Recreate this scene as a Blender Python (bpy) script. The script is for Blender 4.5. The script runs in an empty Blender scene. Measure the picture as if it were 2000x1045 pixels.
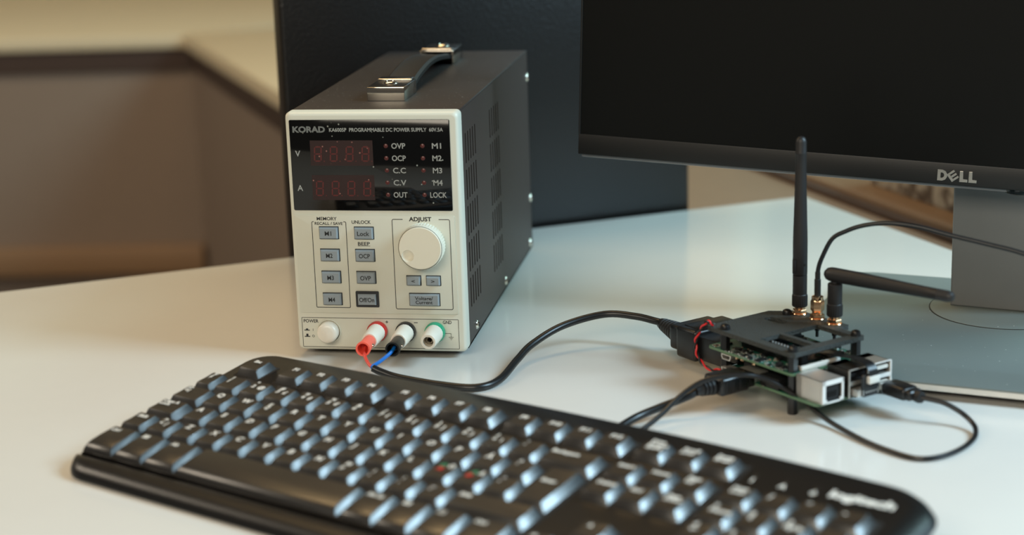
import bpy, bmesh, math, random
from mathutils import Vector, Matrix
random.seed(7)
SC = bpy.context.scene
COL = SC.collection
MM = 0.001

# ------------------------------------------------------------------ camera, world, lights, exposure
def srgb(r, g, b):
    def f(c):
        c /= 255.0
        return c / 12.92 if c <= .04045 else ((c + .055) / 1.055) ** 2.4
    return (f(r), f(g), f(b), 1.0)

cam_data = bpy.data.cameras.new('camera')
cam = bpy.data.objects.new('camera', cam_data)
COL.objects.link(cam)
cam.matrix_world = Matrix((
    (0.98654197, -0.00998510, 0.16320307, 0.32425176),
    (0.16046658, 0.25075362, -0.95465863, -1.06973490),
    (-0.03139139, 0.96799944, 0.24898124, 0.33935986),
    (0, 0, 0, 1)))
cam_data.sensor_width = 36
cam_data.lens = 3500.738 / 2000 * 36
cam_data.clip_start = 0.05
cam_data.clip_end = 30
cam_data.dof.use_dof = True
cam_data.dof.focus_distance = 1.14
cam_data.dof.aperture_fstop = 4.4
cam_data.dof.aperture_blades = 7
SC.camera = cam

SC.view_settings.view_transform = 'Standard'
SC.view_settings.look = 'None'
SC.view_settings.gamma = 1
SC.view_settings.use_curve_mapping = False
SC.view_settings.exposure = 0.0

world = bpy.data.worlds.new('world')
SC.world = world
world.use_nodes = True
bg = world.node_tree.nodes['Background']
bg.inputs[0].default_value = (1.0, 0.93, 0.84, 1)
bg.inputs[1].default_value = 0.07

def area(name, loc, target, sx, sy, power, color):
    l = bpy.data.lights.new(name, 'AREA')
    l.shape = 'RECTANGLE'; l.size = sx; l.size_y = sy
    l.energy = power; l.color = color
    o = bpy.data.objects.new(name, l)
    o.location = loc
    o.rotation_euler = (Vector(target) - Vector(loc)).to_track_quat('-Z', 'Y').to_euler()
    COL.objects.link(o)
    return o

def at_dir(az, el, d, c=(0.15, -0.05, 0)):
    a, e = math.radians(az), math.radians(el)
    return (c[0] + d * math.cos(e) * math.cos(a), c[1] + d * math.cos(e) * math.sin(a), c[2] + d * math.sin(e))

area('window_light', at_dir(-4, 37, 1.6), (0.15, -0.05, 0), 0.52, 0.60, 34, (0.57, 0.83, 1.0))
area('side_window_light', at_dir(42, 42, 2.0, (0.25, 0.15, 0)), (0.25, 0.15, 0), 0.9, 0.8, 21, (0.56, 0.93, 0.92))
area('ceiling_light_back', (-0.35, 0.75, 1.9), (-0.2, 0.5, 0), 1.2, 0.6, 16, (1.0, 0.67, 0.32))
area('background_fill', (-2.3, 0.3, 1.5), (-0.8, 1.6, -0.3), 1.0, 0.6, 23, (1.0, 0.86, 0.68))  # unseen lamp added to brighten the walls and boards in the background
area('front_fill_light', at_dir(-100, 30, 2.1), (0.1, 0.0, 0.05), 1.4, 0.6, 24, (1.0, 0.89, 0.72))  # unseen lamp in front, lowered to brighten the power supply face

# ------------------------------------------------------------------ materials
def mat(name, col, rough=.5, metal=0, bump=None, spec=.5, dust=None, vary=0, coat=0, trans=0, wear=None):
    m = bpy.data.materials.new(name)
    m.use_nodes = True
    nt = m.node_tree; N = nt.nodes; L = nt.links
    b = N['Principled BSDF']
    b.inputs['Roughness'].default_value = rough
    b.inputs['Metallic'].default_value = metal
    b.inputs['Specular IOR Level'].default_value = spec
    b.inputs['Coat Weight'].default_value = coat
    tc = N.new('ShaderNodeTexCoord')
    src = None
    if vary:
        nz = N.new('ShaderNodeTexNoise'); nz.inputs['Scale'].default_value = 60; nz.inputs['Detail'].default_value = 4
        L.new(tc.outputs['Object'], nz.inputs['Vector'])
        mx = N.new('ShaderNodeMix'); mx.data_type = 'RGBA'
        mx.inputs[6].default_value = tuple(c * (1 - vary) for c in col[:3]) + (1,)
        mx.inputs[7].default_value = tuple(min(1, c * (1 + vary)) for c in col[:3]) + (1,)
        L.new(nz.outputs['Fac'], mx.inputs[0]); src = mx.outputs[2]
    else:
        rgb = N.new('ShaderNodeRGB'); rgb.outputs[0].default_value = col; src = rgb.outputs[0]
    if dust:
        sc, amount, dcol = dust
        vo = N.new('ShaderNodeTexVoronoi'); vo.inputs['Scale'].default_value = sc
        L.new(tc.outputs['Object'], vo.inputs['Vector'])
        lt = N.new('ShaderNodeMath'); lt.operation = 'LESS_THAN'; lt.inputs[1].default_value = .22
        L.new(vo.outputs['Distance'], lt.inputs[0])
        sep = N.new('ShaderNodeSeparateColor'); L.new(vo.outputs['Color'], sep.inputs[0])
        l2 = N.new('ShaderNodeMath'); l2.operation = 'LESS_THAN'; l2.inputs[1].default_value = amount
        L.new(sep.outputs[0], l2.inputs[0])
        mu = N.new('ShaderNodeMath'); mu.operation = 'MULTIPLY'
        L.new(lt.outputs[0], mu.inputs[0]); L.new(l2.outputs[0], mu.inputs[1])
        m3 = N.new('ShaderNodeMath'); m3.operation = 'MULTIPLY'
        L.new(mu.outputs[0], m3.inputs[0]); L.new(sep.outputs[1], m3.inputs[1])
        mx = N.new('ShaderNodeMix'); mx.data_type = 'RGBA'
        L.new(m3.outputs[0], mx.inputs[0]); L.new(src, mx.inputs[6]); mx.inputs[7].default_value = dcol
        src = mx.outputs[2]
    L.new(src, b.inputs['Base Color'])
    if bump:
        nz = N.new('ShaderNodeTexNoise'); nz.inputs['Scale'].default_value = bump[0]; nz.inputs['Detail'].default_value = 3
        L.new(tc.outputs['Object'], nz.inputs['Vector'])
        bp = N.new('ShaderNodeBump'); bp.inputs['Strength'].default_value = bump[1]; bp.inputs['Distance'].default_value = bump[2] if len(bump) > 2 else .0004
        L.new(nz.outputs['Fac'], bp.inputs['Height']); L.new(bp.outputs[0], b.inputs['Normal'])
    return m

M = {}
M['desk'] = mat('white_laminate', srgb(214, 212, 206), .19, bump=(900, .05, .0002), vary=.012)
M['desk_edge'] = mat('white_edging', srgb(205, 202, 196), .5, vary=.02)
M['metal_leg'] = mat('grey_painted_steel', srgb(120, 120, 120), .45, vary=.03)
M['wall_brown'] = mat('brown_wall_panel', srgb(132, 116, 102), .62, vary=.05)
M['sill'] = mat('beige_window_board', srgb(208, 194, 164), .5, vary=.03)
M['ledge'] = mat('shaded_window_board', srgb(128, 106, 86), .5, vary=.05)  # darker copy of the window board colour, painted shade for the near stretch
M['wall_beige'] = mat('beige_wall_paint', srgb(200, 186, 158), .7, vary=.03)
M['shade_dark'] = mat('dark_brown_shade', srgb(62, 46, 38), .6, vary=.05)  # painted shade: under the window boards and in the gap between them
M['trim_mid'] = mat('brown_cable_trunking', srgb(140, 112, 84), .5, vary=.04)
M['floor'] = mat('grey_brown_carpet', srgb(80, 70, 62), .9, bump=(700, .5, .002), vary=.1)
M['screen_board'] = mat('black_grained_board', srgb(14, 12, 11), .36, bump=(420, .4, .001), spec=.4, vary=.1)
M['bezel'] = mat('beige_plastic', srgb(207, 205, 189), .45, bump=(1800, .05, .0002), vary=.012)
M['bezel_plate'] = mat('beige_front_plate', srgb(203, 201, 184), .5, vary=.012)
M['ink'] = mat('dark_grey_print', srgb(38, 40, 42), .6, vary=.05)
M['groove'] = mat('dark_groove', srgb(62, 62, 58), .7, vary=.05)
M['gloss_black'] = mat('glossy_black_panel', srgb(9, 9, 9), .07, dust=(430, .06, srgb(150, 150, 140)), vary=.1)
M['print_grey'] = mat('light_grey_print', srgb(150, 152, 148), .6, vary=.03)
M['print_dim'] = mat('silver_grey_print', srgb(105, 108, 106), .5, vary=.03)
M['display'] = mat('dark_red_filter', srgb(38, 13, 11), .3, dust=(420, .10, srgb(150, 100, 90)), vary=.06)
M['segment'] = mat('unlit_red_segment', srgb(86, 22, 20), .4, vary=.04)
M['led'] = mat('unlit_red_led', srgb(80, 28, 24), .35, vary=.04)
M['case'] = mat('dark_brown_painted_steel', srgb(40, 34, 32), .5, bump=(1500, .12, .0003), dust=(520, .16, srgb(130, 128, 122)), vary=.06)
M['case_side'] = mat('dark_painted_steel', srgb(56, 47, 43), .5, bump=(1500, .12, .0003), vary=.05)
M['inside'] = mat('dark_interior', srgb(12, 12, 12), .8, vary=.1)
M['chrome'] = mat('chrome', srgb(215, 208, 195), .12, metal=1, vary=.01)
M['steel'] = mat('steel', srgb(190, 186, 178), .28, metal=1, vary=.03)
M['silver'] = mat('tinned_steel', srgb(205, 200, 192), .36, metal=.8, bump=(300, .06, .0004), vary=.05)
M['silver_lip'] = mat('bright_tinned_steel', srgb(236, 234, 230), .35, metal=.25, vary=.02)
M['dark_metal'] = mat('dark_tinned_steel', srgb(120, 114, 108), .36, metal=1, vary=.05)
M['gold'] = mat('copper_gold_plating', srgb(228, 186, 146), .2, metal=1, vary=.03)
M['rubber'] = mat('black_rubber', srgb(24, 23, 23), .5, bump=(900, .1, .0002), vary=.08)
M['cable'] = mat('black_cable_jacket', srgb(17, 17, 18), .36, vary=.08)
M['plug'] = mat('black_moulded_plastic', srgb(18, 18, 19), .33, bump=(1500, .12, .0002), vary=.06)
M['button'] = mat('grey_button_plastic', srgb(138, 146, 150), .42, vary=.02)
M['knob'] = mat('ivory_knob_plastic', srgb(226, 220, 200), .35, vary=.01)
M['ivory'] = mat('ivory_plastic', srgb(224, 216, 200), .32, vary=.01)
M['red'] = mat('red_plastic', srgb(184, 36, 34), .22, vary=.03)
M['black_ring'] = mat('black_plastic', srgb(22, 24, 28), .22, vary=.05)
M['green_ring'] = mat('green_plastic', srgb(30, 150, 112), .22, vary=.03)
M['orange'] = mat('salmon_red_plastic', srgb(255, 104, 84), .35, vary=.02)
M['wire_red'] = mat('red_wire', srgb(212, 66, 52), .4, vary=.03)
M['wire_blue'] = mat('blue_wire', srgb(14, 104, 190), .35, vary=.03)
M['kb'] = mat('keyboard_black_plastic', srgb(13, 12, 12), .34, bump=(1600, .10, .0002), vary=.05)
M['key'] = mat('keycap_black_plastic', srgb(13, 12, 12), .36, spec=1.0, coat=.12, bump=(1600, .10, .0002), vary=.05)
M['legend'] = mat('white_legend_print', srgb(215, 214, 208), .6, vary=.02)
M['legend_green'] = mat('green_legend_print', srgb(40, 120, 84), .6, vary=.02)
M['legend_red'] = mat('red_legend_print', srgb(190, 50, 44), .6, vary=.02)
M['mon'] = mat('monitor_black_plastic', srgb(11, 11, 10), .5, bump=(1500, .1, .0002), vary=.05)
M['mon_lip'] = mat('dark_grey_shell', srgb(112, 114, 116), .4, vary=.03)
M['lcd'] = mat('matte_black_screen', srgb(4, 5, 4), .36, spec=.2, vary=.05)
M['stand'] = mat('anthracite_stand', srgb(118, 120, 120), .38, metal=.1, bump=(1300, .06, .0002), vary=.03)
M['base'] = mat('anthracite_base', srgb(112, 122, 120), .34, metal=.1, bump=(1300, .05, .0002), dust=(500, .02, srgb(210, 210, 210)), vary=.03)
M['pcb'] = mat('green_circuit_board', srgb(24, 92, 74), .38, vary=.15)
M['pcb_edge'] = mat('green_pcb_edge', srgb(90, 120, 92), .5, vary=.1)
M['pcb_black'] = mat('black_circuit_board', srgb(34, 36, 38), .4, vary=.1)
M['plate'] = mat('black_grained_plate', srgb(50, 54, 52), .5, bump=(1000, 1.0, .0016), vary=.1)
M['chip'] = mat('black_chip', srgb(20, 20, 21), .45, vary=.1)
M['solder'] = mat('solder_tin', srgb(205, 205, 200), .3, metal=.8, vary=.05)
M['tan'] = mat('tan_capacitor', srgb(176, 130, 88), .45, vary=.08)
M['white_conn'] = mat('white_connector_plastic', srgb(215, 212, 204), .45, vary=.03)
M['antenna'] = mat('antenna_black_plastic', srgb(27, 25, 25), .5, bump=(1500, .15, .0002), vary=.06)
M['wire_r2'] = mat('bright_red_wire', srgb(216, 40, 44), .4, vary=.03)
M['mottle'] = mat('mottled_grey_paper', srgb(150, 138, 122), .7, vary=.02)
def mottle():
    nt = M['mottle'].node_tree; N = nt.nodes; L = nt.links
    tc = N.new('ShaderNodeTexCoord'); nz = N.new('ShaderNodeTexNoise')
    nz.inputs['Scale'].default_value = 75; nz.inputs['Detail'].default_value = 2
    L.new(tc.outputs['Object'], nz.inputs['Vector'])
    cr = N.new('ShaderNodeValToRGB')
    cr.color_ramp.elements[0].position = .40; cr.color_ramp.elements[0].color = srgb(92, 80, 70)
    cr.color_ramp.elements[1].position = .58; cr.color_ramp.elements[1].color = srgb(172, 164, 150)
    L.new(nz.outputs['Fac'], cr.inputs[0])
    L.new(cr.outputs[0], N['Principled BSDF'].inputs['Base Color'])
mottle()

# ------------------------------------------------------------------ mesh helpers (millimetres in, metres out)
_glyph = {}
def glyph(s, bold):
    k = (s, bold)
    if k not in _glyph:
        cu = bpy.data.curves.new('txt', 'FONT')
        cu.body = s; cu.size = 1; cu.offset = bold; cu.resolution_u = 3
        cu.fill_mode = 'FRONT'
        o = bpy.data.objects.new('txt', cu)
        me = bpy.data.meshes.new_from_object(o)
        V = [v.co.copy() for v in me.vertices]
        F = [tuple(p.vertices) for p in me.polygons]
        bpy.data.objects.remove(o); bpy.data.curves.remove(cu); bpy.data.meshes.remove(me)
        if not V: V = [Vector((0, 0, 0))]
        _glyph[k] = (V, F, min(v.x for v in V), max(v.x for v in V), min(v.y for v in V), max(v.y for v in V))
    return _glyph[k]
CAP = None

def spline(P, n=8):
    P = [Vector(p) for p in P]
    if len(P) < 3: return P
    Q = [2 * P[0] - P[1]] + P + [2 * P[-1] - P[-2]]
    out = []
    for i in range(1, len(Q) - 2):
        a, b, c, d = Q[i - 1:i + 3]
        for k in range(n):
            t = k / n
            out.append(.5 * ((2 * b) + (c - a) * t + (2 * a - 5 * b + 4 * c - d) * t * t + (3 * b - a - 3 * c + d) * t ** 3))
    out.append(P[-1])
    return out

class MB:
    def __init__(s, T=None):
        s.V = []; s.F = []; s.I = []; s.T = T
    def add(s, V, F, mi=0, T=None):
        o = len(s.V)
        for v in V:
            v = Vector(v)
            if T is not None: v = T @ v
            if s.T is not None: v = s.T @ v
            s.V.append(v)
        for f in F:
            s.F.append(tuple(i + o for i in f)); s.I.append(mi)
        return s
    def addbm(s, bm, mi=0, T=None):
        bm.verts.index_update()
        s.add([v.co.copy() for v in bm.verts], [[v.index for v in f.verts] for f in bm.faces], mi, T)
        bm.free(); return s
    def box(s, x0, x1, y0, y1, z0, z1, b=0, seg=2, mi=0, T=None):
        V = [(x, y, z) for z in (z0, z1) for y in (y0, y1) for x in (x0, x1)]
        F = [(0, 2, 3, 1), (4, 5, 7, 6), (0, 1, 5, 4), (2, 6, 7, 3), (0, 4, 6, 2), (1, 3, 7, 5)]
        if b <= 0: return s.add(V, F, mi, T)
        bm = bmesh.new()
        vs = [bm.verts.new(v) for v in V]
        for f in F: bm.faces.new([vs[i] for i in f])
        bmesh.ops.bevel(bm, geom=bm.edges[:], offset=b, segments=seg, profile=.5, affect='EDGES')
        return s.addbm(bm, mi, T)
    def prism(s, poly, z0, z1, b=0, seg=2, mi=0, T=None, top_only=False):
        bm = bmesh.new()
        lo = [bm.verts.new((x, y, z0)) for x, y in poly]
        hi = [bm.verts.new((x, y, z1)) for x, y in poly]
        n = len(poly)
        bm.faces.new(lo[::-1]); tf = bm.faces.new(hi)
        for i in range(n):
            bm.faces.new((lo[i], lo[(i + 1) % n], hi[(i + 1) % n], hi[i]))
        if b > 0:
            ed = list(tf.edges) if top_only else [e for e in bm.edges if abs(e.verts[0].co.z - e.verts[1].co.z) < 1e-6]
            bmesh.ops.bevel(bm, geom=ed, offset=b, segments=seg, profile=.5, affect='EDGES')
        bmesh.ops.recalc_face_normals(bm, faces=bm.faces[:])
        return s.addbm(bm, mi, T)
    def plate(s, outer, holes, z0, z1, mi=0, T=None):
        bm = bmesh.new()
        for z in (z0, z1):
            ed = []
            for lp in [outer] + holes:
                vs = [bm.verts.new((x, y, z)) for x, y in lp]
                ed += [bm.edges.new((vs[i], vs[(i + 1) % len(vs)])) for i in range(len(vs))]
            bmesh.ops.triangle_fill(bm, edges=ed, use_beauty=True, normal=(0, 0, 1))
        s.addbm(bm, mi, T)
        for lp in [outer] + holes:
            n = len(lp)
            s.add([(x, y, z) for z in (z0, z1) for x, y in lp], [(i, (i + 1) % n, n + (i + 1) % n, n + i) for i in range(n)], mi, T)
        return s
    def lathe(s, prof, o=(0, 0, 0), d=(0, 0, 1), n=32, mi=0, T=None, flute=None):
        q = Vector(d).normalized().to_track_quat('Z', 'Y').to_matrix()
        V = []; F = []
        for j, (r, h) in enumerate(prof):
            for k in range(n):
                a = 2 * math.pi * k / n
                rr = r
                if flute and flute[0] <= j <= flute[1]: rr = r * (1 - flute[2] * (k % 2))
                V.append(Vector(o) + q @ Vector((rr * math.cos(a), rr * math.sin(a), h)))
        for j in range(len(prof) - 1):
            for k in range(n):
                F.append((j * n + k, j * n + (k + 1) % n, (j + 1) * n + (k + 1) % n, (j + 1) * n + k))
        if prof[0][0] > 1e-6: F.append(tuple(range(n))[::-1])
        if prof[-1][0] > 1e-6: F.append(tuple(range((len(prof) - 1) * n, len(prof) * n)))
        return s.add(V, F, mi, T)
    def cyl(s, p0, p1, r0, r1=None, n=20, mi=0, T=None):
        r1 = r0 if r1 is None else r1
        d = Vector(p1) - Vector(p0)
        return s.lathe([(r0, 0), (r1, d.length)], p0, d, n, mi, T)
    def tube(s, pts, r, n=10, mi=0, T=None, sub=8, cap=True):
        P = spline(pts, sub) if sub > 1 else [Vector(p) for p in pts]
        rs = r if callable(r) else (lambda t: r)
        V = []; F = []
        t0 = (P[1] - P[0]).normalized()
        up = Vector((0, 0, 1)) if abs(t0.z) < .9 else Vector((0, 1, 0))
        nrm = t0.cross(up).normalized()
        m = len(P)
        for i, p in enumerate(P):
            t = (P[min(i + 1, m - 1)] - P[max(i - 1, 0)]).normalized()
            nrm = (nrm - t * nrm.dot(t)).normalized()
            bn = t.cross(nrm)
            rr = rs(i / (m - 1))
            for k in range(n):
                a = 2 * math.pi * k / n
                V.append(p + (nrm * math.cos(a) + bn * math.sin(a)) * rr)
        for i in range(m - 1):
            for k in range(n):
                F.append((i * n + k, i * n + (k + 1) % n, (i + 1) * n + (k + 1) % n, (i + 1) * n + k))
        if cap:
            F.append(tuple(range(n))[::-1]); F.append(tuple(range((m - 1) * n, m * n)))
        return s.add(V, F, mi, T)
    def dome(s, o, d, r, h, n=20, mi=0, T=None, m=5):
        return s.lathe([(r * math.cos(i / m * math.pi / 2), h * math.sin(i / m * math.pi / 2)) for i in range(m)] + [(1e-7, h)], o, d, n, mi, T)
    def text(s, t, cx, cy, h, fr, w=None, al='c', bold=.02, mi=0):
        """flat lettering: h = cap height, fr = (origin, x axis, y axis)"""
        global CAP
        if CAP is None:
            g = glyph('H', 0); CAP = g[5] - g[4]
        V, F, x0, x1, y0, y1 = glyph(t, bold)
        k = h / CAP
        kx = k if w is None else w / (x1 - x0)
        ox = {'c': -(x0 + x1) / 2, 'l': -x0, 'r': -x1}[al]
        O, ex, ey = (Vector(a) for a in fr)
        return s.add([O + ex * (cx + (v.x + ox) * kx) + ey * (cy + v.y * k - h / 2) for v in V], F, mi)
    def build(s, name, mats, parent=None, angle=35, kind=None, label=None):
        if not isinstance(mats, (list, tuple)): mats = [mats]
        me = bpy.data.meshes.new(name)
        me.from_pydata([tuple(v * MM) for v in s.V], [], s.F)
        for m in mats: me.materials.append(M[m])
        if len(mats) > 1: me.polygons.foreach_set('material_index', s.I)
        bm = bmesh.new(); bm.from_mesh(me)
        bmesh.ops.recalc_face_normals(bm, faces=bm.faces[:])
        bm.to_mesh(me); bm.free()
        if angle:
            me.polygons.foreach_set('use_smooth', [True] * len(me.polygons))
            me.set_sharp_from_angle(angle=math.radians(angle))
        me.update()
        o = bpy.data.objects.new(name, me)
        COL.objects.link(o)
        if parent is not None: o.parent = parent
        if kind: o['kind'] = kind
        if label: o['label'] = label
        return o

def put(name, me, parent, kind=None):
    o = bpy.data.objects.new(name, me); COL.objects.link(o); o.parent = parent
    if kind: o['kind'] = kind
    return o

def thing(name, label, cat, loc=(0, 0, 0), group=None, rot=None):
    o = bpy.data.objects.new(name, None)
    o.empty_display_size = .02
    COL.objects.link(o)
    if rot is not None:
        o.matrix_world = Matrix.Translation(Vector(loc) * MM) @ rot.to_4x4()
    else:
        o.location = Vector(loc) * MM
    o['label'] = label; o['category'] = cat
    if group: o['group'] = group
    return o

def rrect(x0, x1, y0, y1, r, n=5):
    rs = r if isinstance(r, (list, tuple)) else [r] * 4      # corner order: x1y1, x0y1, x0y0, x1y0
    P = []
    for (cx, cy, sx, sy, a0), rr in zip(((x1, y1, -1, -1, 0), (x0, y1, 1, -1, 90), (x0, y0, 1, 1, 180), (x1, y0, -1, 1, 270)), rs):
        if rr <= 0: P.append((cx, cy)); continue
        for i in range(n + 1):
            a = math.radians(a0 + 90 * i / n)
            P.append((cx + sx * rr + rr * math.cos(a), cy + sy * rr + rr * math.sin(a)))
    return P
FACE = Matrix(((1, 0, 0, 0), (0, 0, -1, 0), (0, 1, 0, 0), (0, 0, 0, 1)))    # (x, y, z) -> (x, -z, y): drawn on a face that looks along -y

# ------------------------------------------------------------------ setting
def struct(mb, name, m):
    o = mb.build(name, m); o['kind'] = 'structure'; return o

ZL = -30.0
FAR = -1450.0
farL, corn, ledA = (-1093.4, 1919.1), (-757.2, 1960.8), (-356.5, 1241.8)
def ext(p, q, t): return (p[0] + (q[0] - p[0]) * t, p[1] + (q[1] - p[1]) * t)
ua = Vector((ledA[0] - corn[0], ledA[1] - corn[1])).normalized()      # along the right-hand wall, towards the camera
na = Vector((-ua.y, ua.x))                                            # outwards, away from the desk
if na.x < 0: na = -na
def along(p, t, off=0): return (p[0] + ua.x * t + na.x * off, p[1] + ua.y * t + na.y * off)
fl0 = ext(corn, farL, 9)
struct(MB().box(-6000, 4000, -3500, 6000, -740, -720), 'floor', 'floor')
# low wall below the far window board
def vwall(p, q, z0, z1, t=60, side=1):
    d = Vector((q[0] - p[0], q[1] - p[1])).normalized(); n = Vector((-d.y, d.x)) * side * t
    return [(p[0], p[1]), (q[0], q[1]), (q[0] + n.x, q[1] + n.y), (p[0] + n.x, p[1] + n.y)]
struct(MB().prism(vwall(corn, fl0, 0, 0, 60, -1), -720, ZL - 24), 'wall_back', 'wall_brown')
pe = along(corn, 2600)
struct(MB().prism(vwall(corn, pe, 0, 0, 60, 1), -720, ZL - 24), 'wall_right', 'wall_brown')
# window boards (L-shaped), slightly proud of the low walls
nf = Vector((corn[1] - fl0[1], -(corn[0] - fl0[0]))).normalized()
if nf.y < 0: nf = -nf
p0 = (fl0[0] - nf.x * 14, fl0[1] - nf.y * 14); p1 = (fl0[0] + nf.x * 900, fl0[1] + nf.y * 900)
ci = (corn[0] - nf.x * 14 - na.x * 6, corn[1] - nf.y * 14 - na.y * 6)
co = (corn[0] + nf.x * 900 + 900, corn[1] + nf.y * 900)
struct(MB().prism([p0, ci, co, p1], ZL - 24, ZL, b=4), 'trim_1', 'sill')
LOFF = 0.0
l1 = Vector((328.8, 654.1)); LOFF = (l1 - Vector(corn)).dot(na)
SP = 1290  # past this point the boards take the shaded colour
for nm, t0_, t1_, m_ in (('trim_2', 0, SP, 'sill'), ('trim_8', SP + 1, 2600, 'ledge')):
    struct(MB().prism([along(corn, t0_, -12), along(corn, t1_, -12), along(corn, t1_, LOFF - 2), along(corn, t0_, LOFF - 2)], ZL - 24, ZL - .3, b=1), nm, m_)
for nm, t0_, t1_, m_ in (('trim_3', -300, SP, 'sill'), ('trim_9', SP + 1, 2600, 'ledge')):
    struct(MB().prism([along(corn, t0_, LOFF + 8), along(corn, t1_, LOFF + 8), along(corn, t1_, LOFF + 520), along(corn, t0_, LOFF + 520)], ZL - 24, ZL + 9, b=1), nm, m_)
struct(MB().prism([along(corn, -300, LOFF - 4), along(corn, 2600, LOFF - 4), along(corn, 2600, LOFF + 7), along(corn, -300, LOFF + 7)], ZL - 24, ZL + 5, b=1), 'gap_shade', 'shade_dark')  # dark strip standing in for the shaded gap before the raised board
struct(MB().prism([along(corn, -300, LOFF + 520), along(corn, 500, LOFF + 520), along(corn, 500, LOFF + 580), along(corn, -300, LOFF + 580)], -720, 1700), 'wall_side', 'wall_beige')
q0 = (fl0[0] + nf.x * 900, fl0[1] + nf.y * 900)
struct(MB().prism([q0, (co[0] + 600, co[1]), (co[0] + 600, co[1] + 60), (q0[0], q0[1] + 60)], -720, 1700), 'wall_far', 'wall_beige')
struct(MB().prism(vwall(corn, fl0, 0, 0, 9, 1), ZL - 62, ZL - 25), 'sill_shade_back', 'shade_dark')  # dark band painted for the shade under the far window board
struct(MB().prism(vwall(corn, pe, 0, 0, 4, -1), ZL - 62, ZL - 25), 'sill_shade_right', 'shade_dark')  # same painted shade under the right-hand board
# cable trunking along the low far wall
tk = vwall(corn, fl0, 0, 0, 26, 1)
struct(MB().prism(tk, -462, -410, b=5), 'trim_5', 'trim_mid')

# ------------------------------------------------------------------ desk
DZ = 25
d0 = Vector((319.6, 490.4)); ub = Vector((-272.1 - 319.6, 144.0 - 490.4)).normalized(); ur = Vector((ub.y * -1, ub.x)); 
if ur.y > 0: ur = -ur
desk = thing('desk', 'white laminate desk carrying the keyboard, the power supply and the monitor', 'desk', (319.6, 490.4, -720))
pa = d0; pb = d0 + ub * 1300; pc = pb + ur * 1500; pd = d0 + ur * 1500
T0 = Matrix.Translation((-319.6, -490.4, 720))
poly = [pa, pb, pc, pd]
MB(T0).prism([tuple(v) for v in poly], -DZ, 0, b=1.2, seg=3).build('tabletop', 'desk', desk)
for i, (s, t) in enumerate(((60, 60), (1240, 60), (1240, 1440), (60, 1440))):
    c = d0 + ub * s + ur * t
    MB(T0).box(c.x - 25, c.x + 25, c.y - 25, c.y + 25, -720, -DZ, b=3).build('leg', 'metal_leg', desk)

# black grained screen clamped to the rear edge of the desk
sl = Vector((-76.5, 262)); sr_ = Vector((224.0, 437.5))
ds = (sr_ - sl).normalized(); nb = Vector((-ds.y, ds.x))
sl = sl + nb * 3; sr_ = sr_ + nb * 3
cs = (sl + sr_) / 2
scr = thing('desk_screen', 'tall black grained panel standing at the rear edge of the white desk', 'panel', (cs.x, cs.y, -26), rot=Matrix.Rotation(math.atan2(ds.y, ds.x), 3, 'Z'))
hw = (sr_ - sl).length / 2
MB().box(-hw, hw, 0, 24, 1, 310, b=2.5, seg=3).build('board', 'screen_board', scr)
for x in (-hw * .6, hw * .6):
    MB().box(x - 20, x + 20, -30, 26, -3.5, .8, b=.6).box(x - 20, x + 20, 20, 27, -3, 90, b=1).build('bracket', 'metal_leg', scr)

# mottled box on the ledge beyond the monitor
bp = Vector((382, 640.8)) - Vector((0, 0))
bx = thing('paper_box', 'mottled grey and brown box on the beige ledge behind the monitor stand', 'box', (bp.x, bp.y, ZL + 9), rot=Matrix.Rotation(math.atan2(ua.y, ua.x), 3, 'Z'))
MB().box(0, 300, 0, 110, 0, 46, b=2).build('body', 'mottle', bx)
MB().box(-2, 302, -2, 112, 46, 62, b=2).build('lid', 'mottle', bx)

# ------------------------------------------------------------------ bench power supply
psu = thing('power_supply', 'beige-fronted dark steel bench power supply with a carrying handle on the desk', 'power supply', (0, 0, 0))
W = 110.66; ZB, ZT = 4.0, 158.8; DP = 283.6
FR = ((0, -.0, 0), (1, 0, 0), (0, 0, 1))
def fr(y): return ((0, y, 0), (1, 0, 0), (0, 0, 1))
# bezel: rounded, chamfered frame
b = MB()
def ring_loft(b, rings):
    n = len(rings[0]); V = [p for r in rings for p in r]
    F = [(j * n + k, j * n + (k + 1) % n, (j + 1) * n + (k + 1) % n, (j + 1) * n + k) for j in range(len(rings) - 1) for k in range(n)]
    F.append(tuple(range((len(rings) - 1) * n, len(rings) * n)))
    b.add(V, F)
def face_ring(ins, y, r): return [(x, y, z) for x, z in rrect(ins, W - ins, ZB + ins, ZT - ins, r, 6)]
ring_loft(b, [face_ring(0, 11, 3), face_ring(0, 3.2, 3.2), face_ring(.5, 1.2, 3.2), face_ring(1.6, .15, 3), face_ring(2.2, 0, 2.6)])
b.build('bezel', 'bezel', psu, angle=50)
# display panel and lower plates
disp = MB().prism(rrect(3, 105.2, 96.5, 154.2, .8), .0, .5, b=.15, T=FACE).build('display_panel', 'gloss_black', psu)
t = MB()
Y = -.62
t.text('KORAD', 15.6, 148.2, 3.5, fr(Y), w=21, bold=.045, mi=1)
t.text('KA6005P  PROGRAMMABLE DC POWER SUPPLY  60V.5A', 28.7, 147.9, 2.25, fr(Y), w=72.4, al='l', bold=.02)
t.text('V', 7.6, 132.9, 3.5, fr(Y)); t.text('A', 7.9, 110.9, 3.5, fr(Y))
for i, (a, c) in enumerate((('OVP', 'M1'), ('OCP', 'M2'), ('C.C', 'M3'), ('C.V', 'M4'), ('OUT', 'LOCK'))):
    z = 137.7 - i * 7.76
    t.text(a, 72.4, z, 3.3, fr(Y), w=8.9 if a[1] != '.' else 8.2)
    t.text(c, 96.6, z, 3.3, fr(Y), w=5.9 if len(c) == 2 else 10.6)
t.build('display_lettering', ['print_grey', 'print_dim'], psu, angle=0)
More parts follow.
